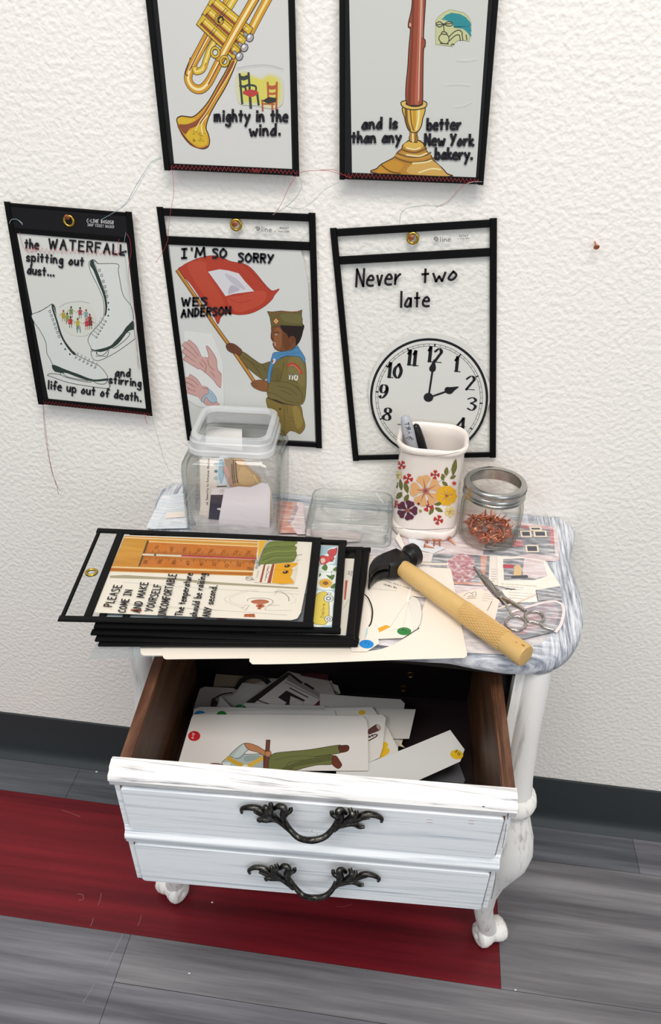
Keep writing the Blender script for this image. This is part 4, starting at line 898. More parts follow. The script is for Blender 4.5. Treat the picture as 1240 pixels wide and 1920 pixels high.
# ================================================================ papers, cards and the holder stack on the top
TZ = lambda h: Plane((0, 0, ZT + h), (0, 0, 1))
ZI = (670, 1010, 230 / 1240); ZE = (100, 980, 320 / 1240); ZF = (400, 980, 320 / 1240)
def rounded(pts, r, n=4):
    P = [Vector((x, y, 0)) for x, y in pp(pts)]; out = []; k = len(P)
    for i in range(k):
        a, b, c = P[i - 1], P[i], P[(i + 1) % k]; u = (a - b).normalized(); v = (c - b).normalized()
        for j in range(n + 1):
            t = j / n; q = b + u * r * (1 - t) ** 2 + v * r * t ** 2; out.append((q.x, q.y))
    return out
CARD = '#eae2d5'
GP = 'loose cards on the nightstand top'
sheet('card', 'white card poking out under the holder stack at its left end', 'card', TZ(0.0010), rounded('262,1195 272,1100 640,1110 640,1222 440,1229 264,1229', 8), (0, 0, 1), CARD, None, GP)
sheet('card', 'white card sticking out lower under the holder stack, over the drawer', 'card', TZ(0.0016), rounded('303,1210 320,1110 660,1110 660,1232 306,1236', 7), (0, 0, 1), '#e9dfd1', None, GP)
def scrap_print(a):
    a.text('BUILDING ADULT CURRICULUM', (215, 408), (640, 545), (-3, -11), 0.35, '#4a4644'); a.text('LEVEL #3', (275, 470), (400, 506), (-3, -15), 0.55, '#4a4644')
    a.line('75,500 250,515 400,530', 0.35, '#6f6a62', False); a.line('130,195 230,200', 0.3, '#6f6a62', False)
# the large card has a curved piece cut away; the table shows through
sheet('card', 'large cream card with a curved cut-out lying at the front under the hammer', 'card', TZ(0.0022), '-95,1140 0,1140 110,1138 240,1118 370,1070 480,1005 560,955 630,910 600,850 640,760 660,720 700,590 760,560 940,300 955,330 1040,800 1112,1160 1110,1185 1085,1205 500,1220 100,1235 -600,1262 -900,1268 -1060,1268 -1090,1240 -1086,1140', ZI, '#ebe1d3', None, GP)
sheet('card', 'cream card printed with a level number beneath the hammer head', 'card', TZ(0.0026), '-150,180 330,175 560,280 940,300 1000,760 720,575 690,598 550,575 400,530 75,505 -150,500', ZI, '#ede3d6', scrap_print, GP)
def green_card(a):
    a.poly('210,905 290,872 318,880 338,892 225,948', '#e2a233'); a.circ(475, 936, 72, 40, '#2f7d3c', 0.02, n=28); a.text('B-1', (455, 925), (490, 945), (12, -20), 0.5, '#173f22')
    a.line('545,585 500,640 335,890', 0.25, '#a9a196', False); a.line('518,620 570,920', 0.25, '#a9a196', False); a.line('518,640 470,890', 0.2, '#b5ada2', False); a.line('315,930 440,905 575,925', 0.25, '#a9a196', False)
    a.poly('522,620 570,590 610,605 640,650 658,770 640,860 612,905 560,918', '#e4dfd6'); a.line('522,620 548,590 590,585 615,612 640,650 658,765 640,860 605,915', 0.4, '#7d8a92', False)
    a.poly('549,465 556,470 530,590 520,640 500,640 508,570', '#f4f1ec')
    a.line('70,560 110,600 145,680 155,760 140,850 120,885', 1.6, '#2a2728'); a.line('75,590 110,640 140,720 140,800', 0.3, '#4a4648')
    a.poly('92,905 110,900 105,960 78,1018 70,1018', '#b9cfd3')
sheet('card', 'cream card bearing a green dot and an orange tab', 'card', TZ(0.0031), '-40,480 75,500 400,530 550,575 600,600 660,740 640,860 605,910 460,1002 85,1018 -40,1020', ZI, '#ece3d6', green_card, GP)
sheet('card', 'cream card corner bearing a blue dot beside the holder stack', 'card', TZ(0.0036), '-60,1018 215,1015 222,1058 100,1138 -60,1140', ZI, '#ebe2d5', lambda a: (a.circ(95, 1066, 73, 44, '#1f86d0', 0.05, n=28), a.text('C-1', (78, 1055), (112, 1080), (14, -22), 0.5, '#0f4a86')), GP)
sheet('paper_strip', 'narrow cream paper strip leaning behind the hammer head', 'paper strip', TZ(0.0040), '386,0 395,-20 420,-60 480,70 560,180 540,250 490,160', ZI, '#ece4d8')
sheet('paper_slip', 'thin cream slip lying right of the hammer head', 'paper slip', TZ(0.0012), '640,235 770,245 922,248 922,270 640,262', ZI, '#e8dfd0')
sheet('paper_scrap', 'typed white paper scrap behind the hammer handle', 'paper scrap', TZ(0.0008), '620,130 790,150 785,235 650,232', ZI, '#e7dfdc', lambda a: a.lines_of_print((650, 160), (730, 170), (0, 22), 2, '#6a6668', 0.4))
o = sheet('clear_plastic_sheet', 'clear plastic sheet overhanging the left end below the holder stack', 'plastic sheet', TZ(0.0006), '182,1205 166,1236 470,1224 640,1212 640,1150', (0, 0, 1), '#ffffff', None, None, 0.0003, False, thin_clear('plastic_film', '#eef1f2', '#c2c6c8', 1.4, 0.05, 1.0, 0.10))
# ---- stack of ticket holders, bottom one first; header edges point left
GS = 'ticket holders stacked on the nightstand'
def hp(z): return Plane((0, 0, z), (0, 0, 1))
tilt = lambda z, a=0.02: Plane((-0.2, -0.2, z), (0.0, 0.0, 1))
hE = Holder('lowest ticket holder of the stack on the nightstand', [(184, 1213), (270, 1040), (693, 1036), (671, 1214)], hp(ZT + 0.0042), GS, 'none', (0.12, 0.15), 0.04, 0.965, thick=0.0042, backing=True, full=False, grom=None)
hD = Holder('ticket holder second from the bottom of the stack', [(178, 1204), (262, 1026), (696, 1031), (673, 1209)], hp(ZT + 0.0088), GS, 'none', (0.12, 0.15), 0.04, 0.965, thick=0.0040, backing=True, full=False, grom=None)
hC = Holder('ticket holder in the middle of the stack, showing a sliver of red drawing', [(170, 1192), (254, 1022), (682, 1030), (665, 1205)], hp(ZT + 0.0136), GS, 'none', (0.12, 0.15), 0.04, 0.965, thick=0.0040, full=True, grom=None)
sheet('illustrated_sheet', 'white sheet with red marks in the middle holder of the stack', 'printed sheet', hC.pl.lift(0.0005), '420,240 1030,262 960,850 300,840', ZF, '#e6ded2', lambda a: (a.poly('960,420 978,418 962,560 950,560', '#c0503c'), a.line('975,360 990,352 985,375 1010,352 1000,390', 0.5, '#4a4448'), a.line('970,370 1000,380', 0.5, '#4a4448'), a.line('950,620 985,560', 0.4, '#8a8a8c'), a.poly('955,810 985,740 975,830', '#b9d4e0')))
hB = Holder('ticket holder second from the top of the stack, showing a squirrel and a yellow car', [(176, 1180), (244, 1003), (651, 1018), (639, 1190)], hp(ZT + 0.0186), GS, 'clear', (0.1, 0.13), 0.04, 0.962, thick=0.0042, grom=None)
def squirrel(a):
    dk = '#2e2a2c'
    a.poly('780,170 925,172 885,772 728,770 700,700 740,300', '#a5c2cc'); wt = '#e8ebe8'
    a.poly('770,260 800,235 830,225 838,195 870,180 905,178 905,215 890,250 880,295 850,300 780,305', wt, True)
    outline_poly(a, '832,215 850,195 880,190 900,182 900,210 890,235 870,245 845,240', '#c8474c', dk, 0.4); outline_poly(a, '775,250 800,238 830,245 855,238 872,245 880,262 865,280 840,285 815,300 780,300', '#cc4a4c', dk, 0.4); a.poly('780,265 805,258 815,280 790,296', '#e8c9b8', True); a.line('850,262 858,285 868,275 872,290', 0.5, dk)
    a.poly('780,310 905,320 900,400 890,480 760,480 745,400', wt, True)
    for p in ('790,325 815,300 832,325 820,350 795,340', '868,345 890,322 905,330 895,352', '820,380 850,385 882,378 870,415 845,405', '850,470 885,440 882,478', '765,395 775,365 785,380'): a.poly(p, '#55743a', True)
    a.line('770,355 830,360 900,358', 0.4, '#4a5a34'); a.line('860,350 862,420', 0.5, '#55743a')
    for i in range(16):
        t = i * math.pi / 8; a.poly([(817 + 38 * math.cos(t), 440 + 26 * math.sin(t)), (817 + 58 * math.cos(t + .2), 440 + 38 * math.sin(t + .2)), (817 + 38 * math.cos(t + .4), 440 + 26 * math.sin(t + .4))], '#d6a02c')
    a.circ(817, 440, 44, 30, '#dca733'); a.circ(817, 440, 21, 14, '#8a5a2c')
    a.poly('750,510 800,498 870,500 895,560 870,600 870,690 865,740 820,748 725,745', wt, True)
    outline_poly(a, '755,520 820,505 840,575 840,690 815,740 770,742 726,720 730,600', '#dcc455', dk, 0.5)
    for y, r in ((552, 34), (700, 28)): a.circ(838, y, r, r * 0.75, '#e9e9e6'); a.line([(838 + r * math.cos(t), y + r * 0.75 * math.sin(t)) for t in [i * 0.45 for i in range(14)]], 0.6, dk, closed=True); a.circ(838, y, r * 0.6, r * 0.45, '#7c7e80'); a.circ(838, y, r * 0.3, r * 0.22, '#e9e9e6')
    a.poly('835,508 858,512 850,530 832,525', '#d8d8d4'); a.line('835,508 858,512 850,530 832,525', 0.4, dk, False, True)
    a.text('Explore', (800, 690), (812, 590), (-22, -2), 0.4, '#4a4430')
    # plum and grey pattern that shows beside the top sheets
    a.poly('640,520 735,505 720,560 700,690 690,740 600,735', '#74787f'); a.line('650,590 720,580', 0.4, '#c9cbcd'); a.line('645,650 705,645', 0.4, '#c9cbcd')
    a.poly('-660,397 330,430 330,470 -670,421', '#c9b3b8'); a.poly('-420,400 -250,405 -260,425 -430,420', '#7d4a5c'); a.poly('-90,410 30,415 25,440 -95,432', '#8a6478'); a.poly('-250,405 -200,406 -200,425 -260,424', '#9cc0cc')
    a.poly('-820,692 640,740 640,775 -830,722', '#cfa9b2'); a.poly('-790,692 -660,694 -670,720 -800,717', '#2b292b'); a.poly('-560,690 -400,702 -420,735 -560,722', '#9cc0cc')
    a.poly('-640,372 -540,372 -560,398 -655,396', '#4a4a4e')
    for x, c in ((-640, '#b8434c'), (-520, '#b8434c'), (-350, '#7a3648'), (60, '#8a5a80'), (-100, '#73656a')): a.circ(x, 706, 40, 14, c)
sheet('illustrated_sheet', 'blue sheet with a squirrel, a sunflower and a yellow car', 'printed sheet', hB.pl.lift(0.0006), '-560,120 925,172 885,772 -845,737', ZF, '#b3c6cf', squirrel)
hA = Holder('topmost ticket holder of the stack, showing the thermometer sheets', [(108, 1166), (183, 993), (604.5, 1011), (588, 1178)], hp(ZT + 0.0240), GS, 'clear', (0.094, 0.127), 0.045, 0.957, tv=0.021, thick=0.0026, grom=(0.485, 0.055))
def door_card(a):
    a.zoom(*ZE); k = '#8d877d'
    a.poly('410,385 520,380 860,400 1160,430 1780,470 1780,482 1100,445 860,415 412,402', '#a29a80'); a.line('500,432 900,465 1780,520', 0.35, k, False)
    a.line('385,560 560,590 900,615 1700,672', 0.35, k, False); a.line('380,580 700,612 1250,640', 0.3, k, False)
    a.zoom(*ZF)
    a.line('330,490 250,488 140,525 85,550 100,575 180,610 250,625', 0.4, '#b5ada2'); a.line('330,500 250,500 160,530 120,552 140,580 210,605', 0.4, '#b5ada2')
    a.line('445,500 500,505 545,540 550,570', 0.7, '#6d675f'); a.line('470,492 545,505 590,545 600,575 560,590', 0.3, '#b5ada2'); a.line('465,490 625,498', 0.3, k, False); a.line('445,525 470,492', 0.4, k, False)
    a.line('205,620 235,640 262,600 240,598 205,620', 0.35, k, False); a.line('375,635 395,605 480,600', 0.4, '#6d675f'); a.line('375,635 570,640', 0.3, k, False)
    a.line('250,570 255,555 310,548 400,553 435,570 425,590 400,600', 0.5, '#5d5148'); a.circ(340, 575, 66, 17, '#b36a4c'); a.line('280,575 340,565 400,575', 0.4, '#7d3c26'); a.circ(342, 605, 32, 15, '#bb7050'); a.circ(342, 606, 14, 8, '#7d3c26'); a.circ(335, 624, 14, 7, '#a85a3c')
    a.poly('228,664 300,662 306,688 220,684', '#b4603c'); a.line('240,665 240,686', 0.5, '#7d3c26', False); a.line('265,665 265,686', 0.5, '#7d3c26', False); a.line('288,665 288,686', 0.5, '#7d3c26', False)
    a.zoom(*ZE); a.poly('565,626 640,628 645,648 560,644', '#c07858'); 
    for x in (575, 590, 605, 620, 635): a.line([(x, 628), (x - 3, 646)], 0.5, '#8a4a30', False)
    a.line('362,600 400,608 425,640', 0.8, '#e7c9a2'); a.line('370,590 408,605', 0.8, '#e3a24a')
sheet('illustrated_sheet', 'cream sheet with a door knob drawing in the top holder of the stack', 'printed sheet', hA.pl.lift(0.0004), '520,90 1200,112 1888,142 1850,400 1800,650 1775,695 1730,708 1500,702 900,678 285,652 400,385', ZE, '#e7ded0', door_card)
def thermo(a):
    gr, dk = '#3a2614', '#5d3c1c'
    wd = streaks('print_yellow_wood', '#b97a26', '#d8a246', (8, 90, 1), lo=0.3, hi=0.7)
    a.poly('519,97 1488,133 1448,384 412,350', None, mt=wd)
    a.poly('519,97 1488,133 1486,150 514,110', '#c9822e'); a.poly('517,104 1487,143 1486,150 515,111', '#e8cf9e'); a.poly('690,132 1488,168 1486,178 688,142', '#e3b97a')
    a.poly('424,318 1454,350 1452,360 420,326', '#e6c798'); a.poly('420,330 1452,364 1448,384 412,350', '#b56a26'); a.line('415,342 1449,376', 0.6, '#8a4a18', False)
    op = streaks('print_orange_panel', '#b8641f', '#cc7c32', (30, 60, 1), lo=0.3, hi=0.7)
    a.poly('692,142 1486,178 1456,345 625,316', None, mt=op); a.poly('682,126 696,134 632,316 617,316', '#6a5230'); a.line('690,130 625,316', 0.6, gr, False)
    a.poly('652,224 1480,258 1478,270 645,238', '#d9cdb8'); a.poly('935,234 1480,256 1478,268 928,246', '#b23744'); a.line('652,224 1480,258', 0.3, gr, False); a.line('645,239 1478,271', 0.3, gr, False); a.circ(740, 233, 9, 12, '#6a6058')
    for i in range(72):
        t = i / 71; x = 668 + 805 * t; y = 226 + 34 * t; L = 26 if i % 4 == 0 else 14
        a.line([(x + 3, y - 5), (x + 3 + L * 0.3, y - 5 - L)], 0.45 if i % 4 == 0 else 0.3, '#5a3b16', False); a.line([(x - 6, y + 20), (x - 6 - L * 0.3, y + 20 + L)], 0.45 if i % 4 == 0 else 0.3, '#5a3b16', False)
    for x, y, t in ((745, 178, '70'), (850, 186, '60'), (945, 190, '50'), (1050, 198, '40'), (1140, 202, '30'), (1232, 208, '20'), (1322, 212, '10'), (1412, 214, '20')): a.text(t, (x + 16, y + 18), (x + 24, y - 6), (-22, -2), 0.4, '#6a3c12')
    for x, y, t in ((672, 288, '120'), (775, 286, '100'), (878, 290, '80'), (980, 296, '60'), (1078, 302, '40'), (1172, 304, '20'), (1262, 312, '0'), (1352, 306, '20')): a.text(t, (x + 6, y + 14), (x + 16, y - 12), (-24, -2), 0.45, '#6a3c12')
sheet('illustrated_sheet', 'printed strip with an orange wooden thermometer in the top holder', 'printed sheet', hA.pl.lift(0.0009), '519,96 1488,132 1447,386 411,352', ZE, '#d6a24a', thermo)
def bundle(a):
    a.poly('330,130 420,132 370,185 345,250 325,290 330,170', '#e0a92e'); a.poly('380,150 420,135 345,300 305,330 330,260', '#a3a8ac', True)
    outline_poly(a, '332,295 345,250 372,182 420,138 500,134 608,140 590,165 606,180 600,205 606,230 596,262 575,285 500,292 430,300 345,314', '#6f7a3e', '#3f4722', 0.5)
    for i in range(9): y = 150 + i * 16; a.line([(600 - (i % 3) * 14, y + 6), (520, y + 6 + (i % 2) * 6), (440, y + 12), (375 - i * 3, y + 28 + i * 3)], 0.9 if i % 2 else 0.5, '#49502a' if i % 3 else '#8f9a55')
    a.line('590,245 620,235 645,232', 0.5, '#4a4a30'); a.line('600,275 640,270', 0.3, '#6a6a50', False)
    a.poly('345,305 446,300 418,440 300,430', '#e2d9ca'); a.poly('368,304 382,303 352,434 336,432', '#a04a34'); a.poly('428,302 446,300 418,440 392,438', '#9a4630'); a.line('400,310 375,425', 0.5, '#5a4a40'); a.line('410,320 395,345 405,360 385,385 392,405', 0.5, '#5a4a40'); a.line('330,350 318,400', 0.5, '#8a8078')
    a.poly('452,300 540,292 616,292 606,312 570,330 578,350 570,375 560,395 584,425 585,442 500,446 424,438', '#dfa024'); a.line('440,340 605,345', 0.3, '#8a6a20', False)
    for x, y in ((538, 315), (526, 360)): a.circ(x, y, 24, 12, '#8a5a20', -0.2); a.circ(x, y, 16, 8, '#241a12', -0.2); a.circ(x - 4, y - 3, 5, 3, '#e8dcc8')
    for x, y, r in ((300, 285, 22), (268, 335, 18), (262, 405, 24)): a.line([(x + r * math.cos(t), y + r * 0.55 * math.sin(t)) for t in [i * 0.5 for i in range(13)]], 0.5, '#6a6664', closed=True); a.line([(x - r, y - 8), (x + r * 1.5, y + 10)], 0.5, '#4a4648')
sheet('paper_cutout', 'paper cutout of a green bundle with a yellow banded end in the top holder', 'paper', hA.pl.lift(0.0012), '345,130 420,130 612,138 610,230 618,290 588,445 420,442 298,432 330,290', ZF, '#dcd3c2', bundle)
a = hA.art(0.0020, ZE)
a.words(hA.o, [('PLEASE', (425, 608), (500, 452), (-56, -3)), ('COME IN', (520, 650), (575, 488), (-50, -3)), ('AND MAKE', (628, 652), (690, 432), (-52, -3)), ('YOURSELF', (720, 642), (790, 448), (-54, -3)), ('UNCOMFORTABLE', (815, 672), (895, 372), (-54, -3)), ('The temperature', (935, 675), (1012, 366), (-50, -3)), ('should be raising', (1040, 682), (1110, 368), (-50, -3)), ('ANY second.', (1135, 684), (1192, 456), (-52, -3))], 50, 1.25, 0.25)
a = hA.art(0.0012, ZE); a.text('c-line', (345, 285), (375, 200), (-22, -3), 0.4, '#a9adb0'); a.build('header_print', hA.o)
# ================================================================ canister, lid, cup, jar
GLASS = thin_clear('canister_glass', '#fefefe', '#c3cbc6', 1.5, 0.01, 1.0); GLASSJ = thin_clear('jar_glass', '#fefefd', '#c4c7bc', 1.5, 0.015, 1.0)
cx, cy = -0.207, -0.0605; rot = math.radians(3.5)
fr = lambda x, y, z: Vector((cx + x * math.cos(rot) - y * math.sin(rot), cy + x * math.sin(rot) + y * math.cos(rot), z))
can = thing('glass_canister', 'square clear glass canister without its lid, holding paper scraps, at left rear', 'canister', (cx, cy, ZT))
mb = MB(); prof = [(.0500, .012, ZT + .0004), (.0530, .013, ZT + .002), (.0552, .014, ZT + .007), (.0558, .014, ZT + .04), (.0560, .014, ZT + .082), (.0552, .015, ZT + .090), (.0520, .017, ZT + .0965), (.0470, .017, ZT + .1005), (.0440, .016, ZT + .103), (.0436, .015, ZT + .118)]
inner_p = [(.0400, .012, ZT + .118), (.0402, .013, ZT + .103), (.0440, .014, ZT + .098), (.0495, .013, ZT + .092), (.0512, .011, ZT + .082), (.0512, .011, ZT + .010), (.0490, .010, ZT + .0055)]
mb.loft([rsq(0, 0, h, h * 0.955, r, z, 6, fr) for h, r, z in prof + inner_p], GLASS); mb.build('glass_body', can, smooth=50)
fro = NT('frosted_gasket'); fro.b.inputs['Base Color'].default_value = rgb('#e9ecee'); fro.b.inputs['Roughness'].default_value = 0.3; fro.b.inputs['Alpha'].default_value = 0.42
mb = MB(); gp = [(.0455, .016, ZT + .1030), (.0478, .0165, ZT + .1035), (.0478, .0165, ZT + .1085), (.0462, .016, ZT + .1100), (.0462, .016, ZT + .1175), (.0446, .015, ZT + .1190), (.0446, .015, ZT + .1235), (.0438, .0145, ZT + .1245), (.0388, .012, ZT + .1245), (.0383, .012, ZT + .1235), (.0383, .012, ZT + .119), (.0440, .015, ZT + .119), (.0440, .015, ZT + .1030)]
mb.loft([rsq(0, 0, h, h * 0.955, r, z, 6, fr) for h, r, z in gp], fro.m, closed=True); mb.build('frosted_rim', can, smooth=40)
# papers inside, standing on edge and leaning back
def lean(y0, y1): # plane through y0 at the foot and y1 at z = ZT + .09
    return Plane((cx, y0, ZT + 0.006), (0, -0.084, (y1 - y0)))
Z6 = (310, 740, 0.25); Z7b = (340, 840, 190 / 1240)
def sec(a):
    a.text('us Security to Enhance (Nation', (322, 695), (345, 130), (-22, -1), 0.55, '#33302f')
    a.poly('440,470 450,130 590,130 600,470', '#cfd6d8', True)
    a.poly('470,160 500,145 520,200 520,330 500,420 480,420 460,330', '#9dbccb', True); a.line('470,160 500,145 520,200 520,330 500,420 480,420 460,330', 0.4, '#6f8896', True, True)
    for y in (200, 285, 370): a.circ(425, y, 26, 20, '#b8c4c4'); a.line([(425 + 24 * math.cos(t), y + 18 * math.sin(t)) for t in [i * 0.5 for i in range(13)]], 0.4, '#6c7a78', closed=True)
    a.circ(425, 285, 16, 14, '#55646a'); a.poly('430,465 560,460 560,475 440,480', '#5a544a')
sheet('paper_scrap', 'cream printed page with vertical text inside the glass canister', 'paper scrap', lean(-0.066, -0.030), '225,130 590,125 600,480 1085,470 1100,990 190,1000 235,700', Z7b, '#e6dbd0', sec)
def cloth_pic(a):
    a.poly('640,140 740,140 800,220 975,375 945,440 840,470 700,465 660,440', '#b8966a', True); a.poly('740,230 880,330 900,430 760,450 690,380', '#c9a676', True)
    for p in ('640,150 645,300 660,420', '665,150 672,300 690,420', '620,200 625,330 640,440'): a.line(p, 1.6, '#6d5543')
    a.line('890,330 920,390 945,435', 1.0, '#e8c88a'); a.line('520,240 560,330 600,430 640,460', 3.5, '#b98a80'); a.poly('520,235 560,230 590,330 560,360', '#c89a90', True)
sheet('paper_scrap', 'cutout picture of brown fabric inside the glass canister', 'paper scrap', lean(-0.069, -0.038), '520,130 760,130 810,215 980,370 945,445 820,475 600,480', Z7b, '#a98f74', cloth_pic)
sheet('paper_scrap', 'white scrap with a dark block inside the glass canister', 'paper scrap', lean(-0.074, -0.052), '375,490 560,485 560,1030 318,1030', Z7b, '#e8dedb', lambda a: (a.poly('362,572 515,572 455,905 330,895', '#3c3a48'), a.poly('485,735 440,740 445,752 482,760', '#e8dedb', True), a.lines_of_print((470, 515), (525, 520), (0, 25), 2, '#6a6468', 0.4), a.text('2 10000', (335, 972), (445, 976), (0, -18), 0.6, '#2e2c30')))
sheet('paper_scrap', 'blank pale folded paper at the front inside the glass canister', 'paper scrap', lean(-0.080, -0.058), '530,500 700,470 850,480 985,425 1060,440 1090,530 1080,1040 440,1030 480,760', Z7b, '#e4dcdf', lambda a: (a.line('620,640 850,740', 0.3, '#f6f0ee', False), a.line('700,800 960,930', 0.3, '#cfc4c6', False)))
sheet('paper_scrap', 'cream paper edge standing behind the blank sheet inside the canister', 'paper scrap', lean(-0.060, -0.028), '1000,440 1105,520 1140,985 1000,1000', Z7b, '#e8d8c8', None)
sheet('paper_scrap', 'small white paper showing through the open mouth of the canister', 'paper scrap', lean(-0.040, -0.016), '300,380 310,235 575,258 578,420', Z6, '#e8e5e1', None)
# lid
LX, LY = -0.072, -0.0615; frl = lambda x, y, z: Vector((LX + x * math.cos(rot * .6) - y * math.sin(rot * .6), LY + x * math.sin(rot * .6) + y * math.cos(rot * .6), z))
lid = thing('glass_lid', 'square clear glass lid lying between the canister and the flowered cup', 'lid', (LX, LY, ZT))
mb = MB(); lp = [(.0445, .009, ZT + .0004), (.0490, .010, ZT + .0006), (.0500, .010, ZT + .003), (.0500, .010, ZT + .0125), (.0492, .010, ZT + .0140), (.0495, .011, ZT + .0155), (.0495, .011, ZT + .0215), (.0475, .011, ZT + .0255), (.0430, .010, ZT + .0265), (.0405, .010, ZT + .0255), (.0385, .010, ZT + .0245)]
li = [(.0360, .018, ZT + .0242), (.0330, .022, ZT + .0232), (.0250, .018, ZT + .0226)]
GLASSL = thin_clear('lid_glass', '#fcfdfc', '#93a19b', 1.5, 0.02, 1.3, 0.05)
lu = [(.0455, .009, ZT + .0190), (.0460, .009, ZT + .0150), (.0445, .009, ZT + .0130), (.0445, .009, ZT + .0004)]
mb.loft([rsq(0, 0, h, h * .86, r, z, 6, frl) for h, r, z in lp + li], GLASSL, cap0=False); mb.loft([rsq(0, 0, h, h * .86, r, z, 6, frl) for h, r, z in lu], GLASSL, cap1=False, cap0=True)
mb.tube([frl(.034 * math.cos(t), .026 * math.sin(t), ZT + .0248) for t in [2 * math.pi * i / 48 for i in range(48)]], .0013, GLASSL, 8, closed=True)
mb.build('glass_shell', lid, smooth=50)
a = Art(Plane((0, 0, ZT + .0268), (0, 0, 1)), (570, 900, 190 / 1240)); a.line('882,155 925,215 972,275', 0.7, '#f2f4f4'); a.line('925,200 965,190', 0.4, '#eef2f2'); a.build('pale_line', lid)  # thin near-white lines on the lid's upper face
# flowered cup
CXp, CYp = 0.0160, -0.0460; frc = lambda x, y, z: Vector((CXp + x * math.cos(-.02) - y * math.sin(-.02), CYp + x * math.sin(-.02) + y * math.cos(-.02), z))
CER = mat('#f0e6de', 0.10, 0, 0.5)
cup = thing('ceramic_cup', 'white ceramic cup decorated with pressed flowers, holding two markers', 'cup', (CXp, CYp, ZT))
mb = MB(); cp = [(.0330, .0300, ZT), (.0368, .0338, ZT + .001), (.0385, .0355, ZT + .004), (.0385, .0355, ZT + .0105), (.0372, .0342, ZT + .0125), (.0366, .0336, ZT + .0128), (.0365, .0335, ZT + .014), (.0365, .0335, ZT + .104), (.0370, .0340, ZT + .1055), (.0395, .0365, ZT + .1075), (.0402, .0372, ZT + .111), (.0396, .0366, ZT + .1135), (.0382, .0352, ZT + .1145), (.0362, .0332, ZT + .1135), (.0345, .0315, ZT + .110), (.0338, .0308, ZT + .100), (.0338, .0308, ZT + .008), (.028, .026, ZT + .006)]
cp = [(hx, hy - 0.001, z + (0.0055 if z > ZT + 0.05 else 0)) for hx, hy, z in cp]
mb.loft([rsq(0, 0, hx, hy, min(hx, hy) * 0.72, z, 8, frc) for hx, hy, z in cp], CER); mb.build('cup_body', cup, smooth=45)
su = Surf(mb.v, mb.f)
a = Art(su, (560, 760, 440 / 1240), step=8e-6, base=1.5e-4)
a.line([(x, 655 + 12 * math.sin((x - 500) / 335 * math.pi) - 10) for x in range(502, 836, 16)], 0.5, '#3a3230', False)
a.line([(x, 242 + 26 * math.sin((x - 520) / 345 * math.pi)) for x in range(532, 858, 16)], 0.45, '#6a4a40', False)
def flower(x, y, r, k, col, col2, cen, rot=0.0, wd=0.62):
    for i in range(k):
        t = rot + 2 * math.pi * i / k; q = []
        for d, s_ in ((0.05, 0), (0.45, -wd * .75), (0.85, -wd), (1.0, -wd * .45), (0.93, 0), (1.0, wd * .45), (0.85, wd), (0.45, wd * .75)):
            aa = t + s_ * (math.pi / k) * 1.25; q.append((x + r * d * math.cos(aa), y + r * d * math.sin(aa)))
        a.poly(q, col, True, fan=True, n=2)
        if col2: a.line([(x + r * .15 * math.cos(t), y + r * .15 * math.sin(t)), (x + r * .5 * math.cos(t), y + r * .5 * math.sin(t)), (x + r * .78 * math.cos(t), y + r * .78 * math.sin(t))], r * 0.022, col2, False, taper=2)
    a.circ(x, y, r * 0.2, r * 0.2, cen, n=10); a.circ(x, y, r * 0.1, r * 0.1, '#8a4a44', n=8)
def leaf(x0, y0, x1, y1, w, col='#6a6a32'):
    dx, dy = x1 - x0, y1 - y0; L = math.hypot(dx, dy); nx, ny = -dy / L * w, dx / L * w
    a.poly([(x0, y0), (x0 + dx * .3 + nx * .9, y0 + dy * .3 + ny * .9), (x0 + dx * .6 + nx, y0 + dy * .6 + ny), (x1, y1), (x0 + dx * .6 - nx, y0 + dy * .6 - ny), (x0 + dx * .3 - nx * .9, y0 + dy * .3 - ny * .9)], col, True, fan=True, n=2)
    a.line([(x0, y0), (x0 + dx * .5, y0 + dy * .5), (x1, y1)], 0.25, '#8a8a55', False)
a.line('580,460 560,500 545,460', 0.35, '#5a5a30'); a.line('740,405 770,385 800,350 830,290', 0.4, '#6a6030')
for L in ((815, 372, 832, 282, 13), (800, 388, 832, 370, 9), (778, 372, 785, 325, 11), (770, 388, 758, 360, 9), (758, 402, 790, 425, 9), (770, 398, 752, 376, 7), (545, 450, 538, 388, 10), (578, 465, 562, 402, 12), (522, 440, 512, 385, 9), (548, 458, 518, 495, 13), (582, 470, 560, 508, 11), (718, 525, 762, 515, 9), (715, 540, 690, 578, 10), (720, 540, 764, 562, 10)): leaf(*L)
for x, y, r, rt_ in ((544, 316, 25, .6), (580, 386, 27, .3), (722, 366, 25, 0.1), (684, 530, 31, .4), (739, 604, 26, .3), (516, 522, 20, .2)): flower(x, y, r, 4, '#b8352f', '#8a2020', '#8a2222', rt_, 0.55)
flower(672, 450, 84, 5, '#dba873', '#a8685a', '#b06a62', -1.75, 0.72)
flower(782, 475, 54, 5, '#e2ac22', '#c98a18', '#c4851a', 0.4, 0.85)
flower(577, 552, 54, 5, '#5d2a40', '#3c1a2c', '#a06a58', -1.2, 0.72)
flower(798, 560, 27, 5, '#e4cf7a', '#c9b050', '#c9a040', 0.2, 0.6); flower(527, 368, 24, 5, '#dccb84', '#b0a050', '#b09040', 0.5, 0.6)
for x, y, r, c in ((645, 555, 8, '#9a8a3a'), (820, 410, 10, '#b8443a'), (635, 517, 7, '#7a3030')): a.circ(x, y, r, r, c, n=8)
a.build('flower_decals', cup)
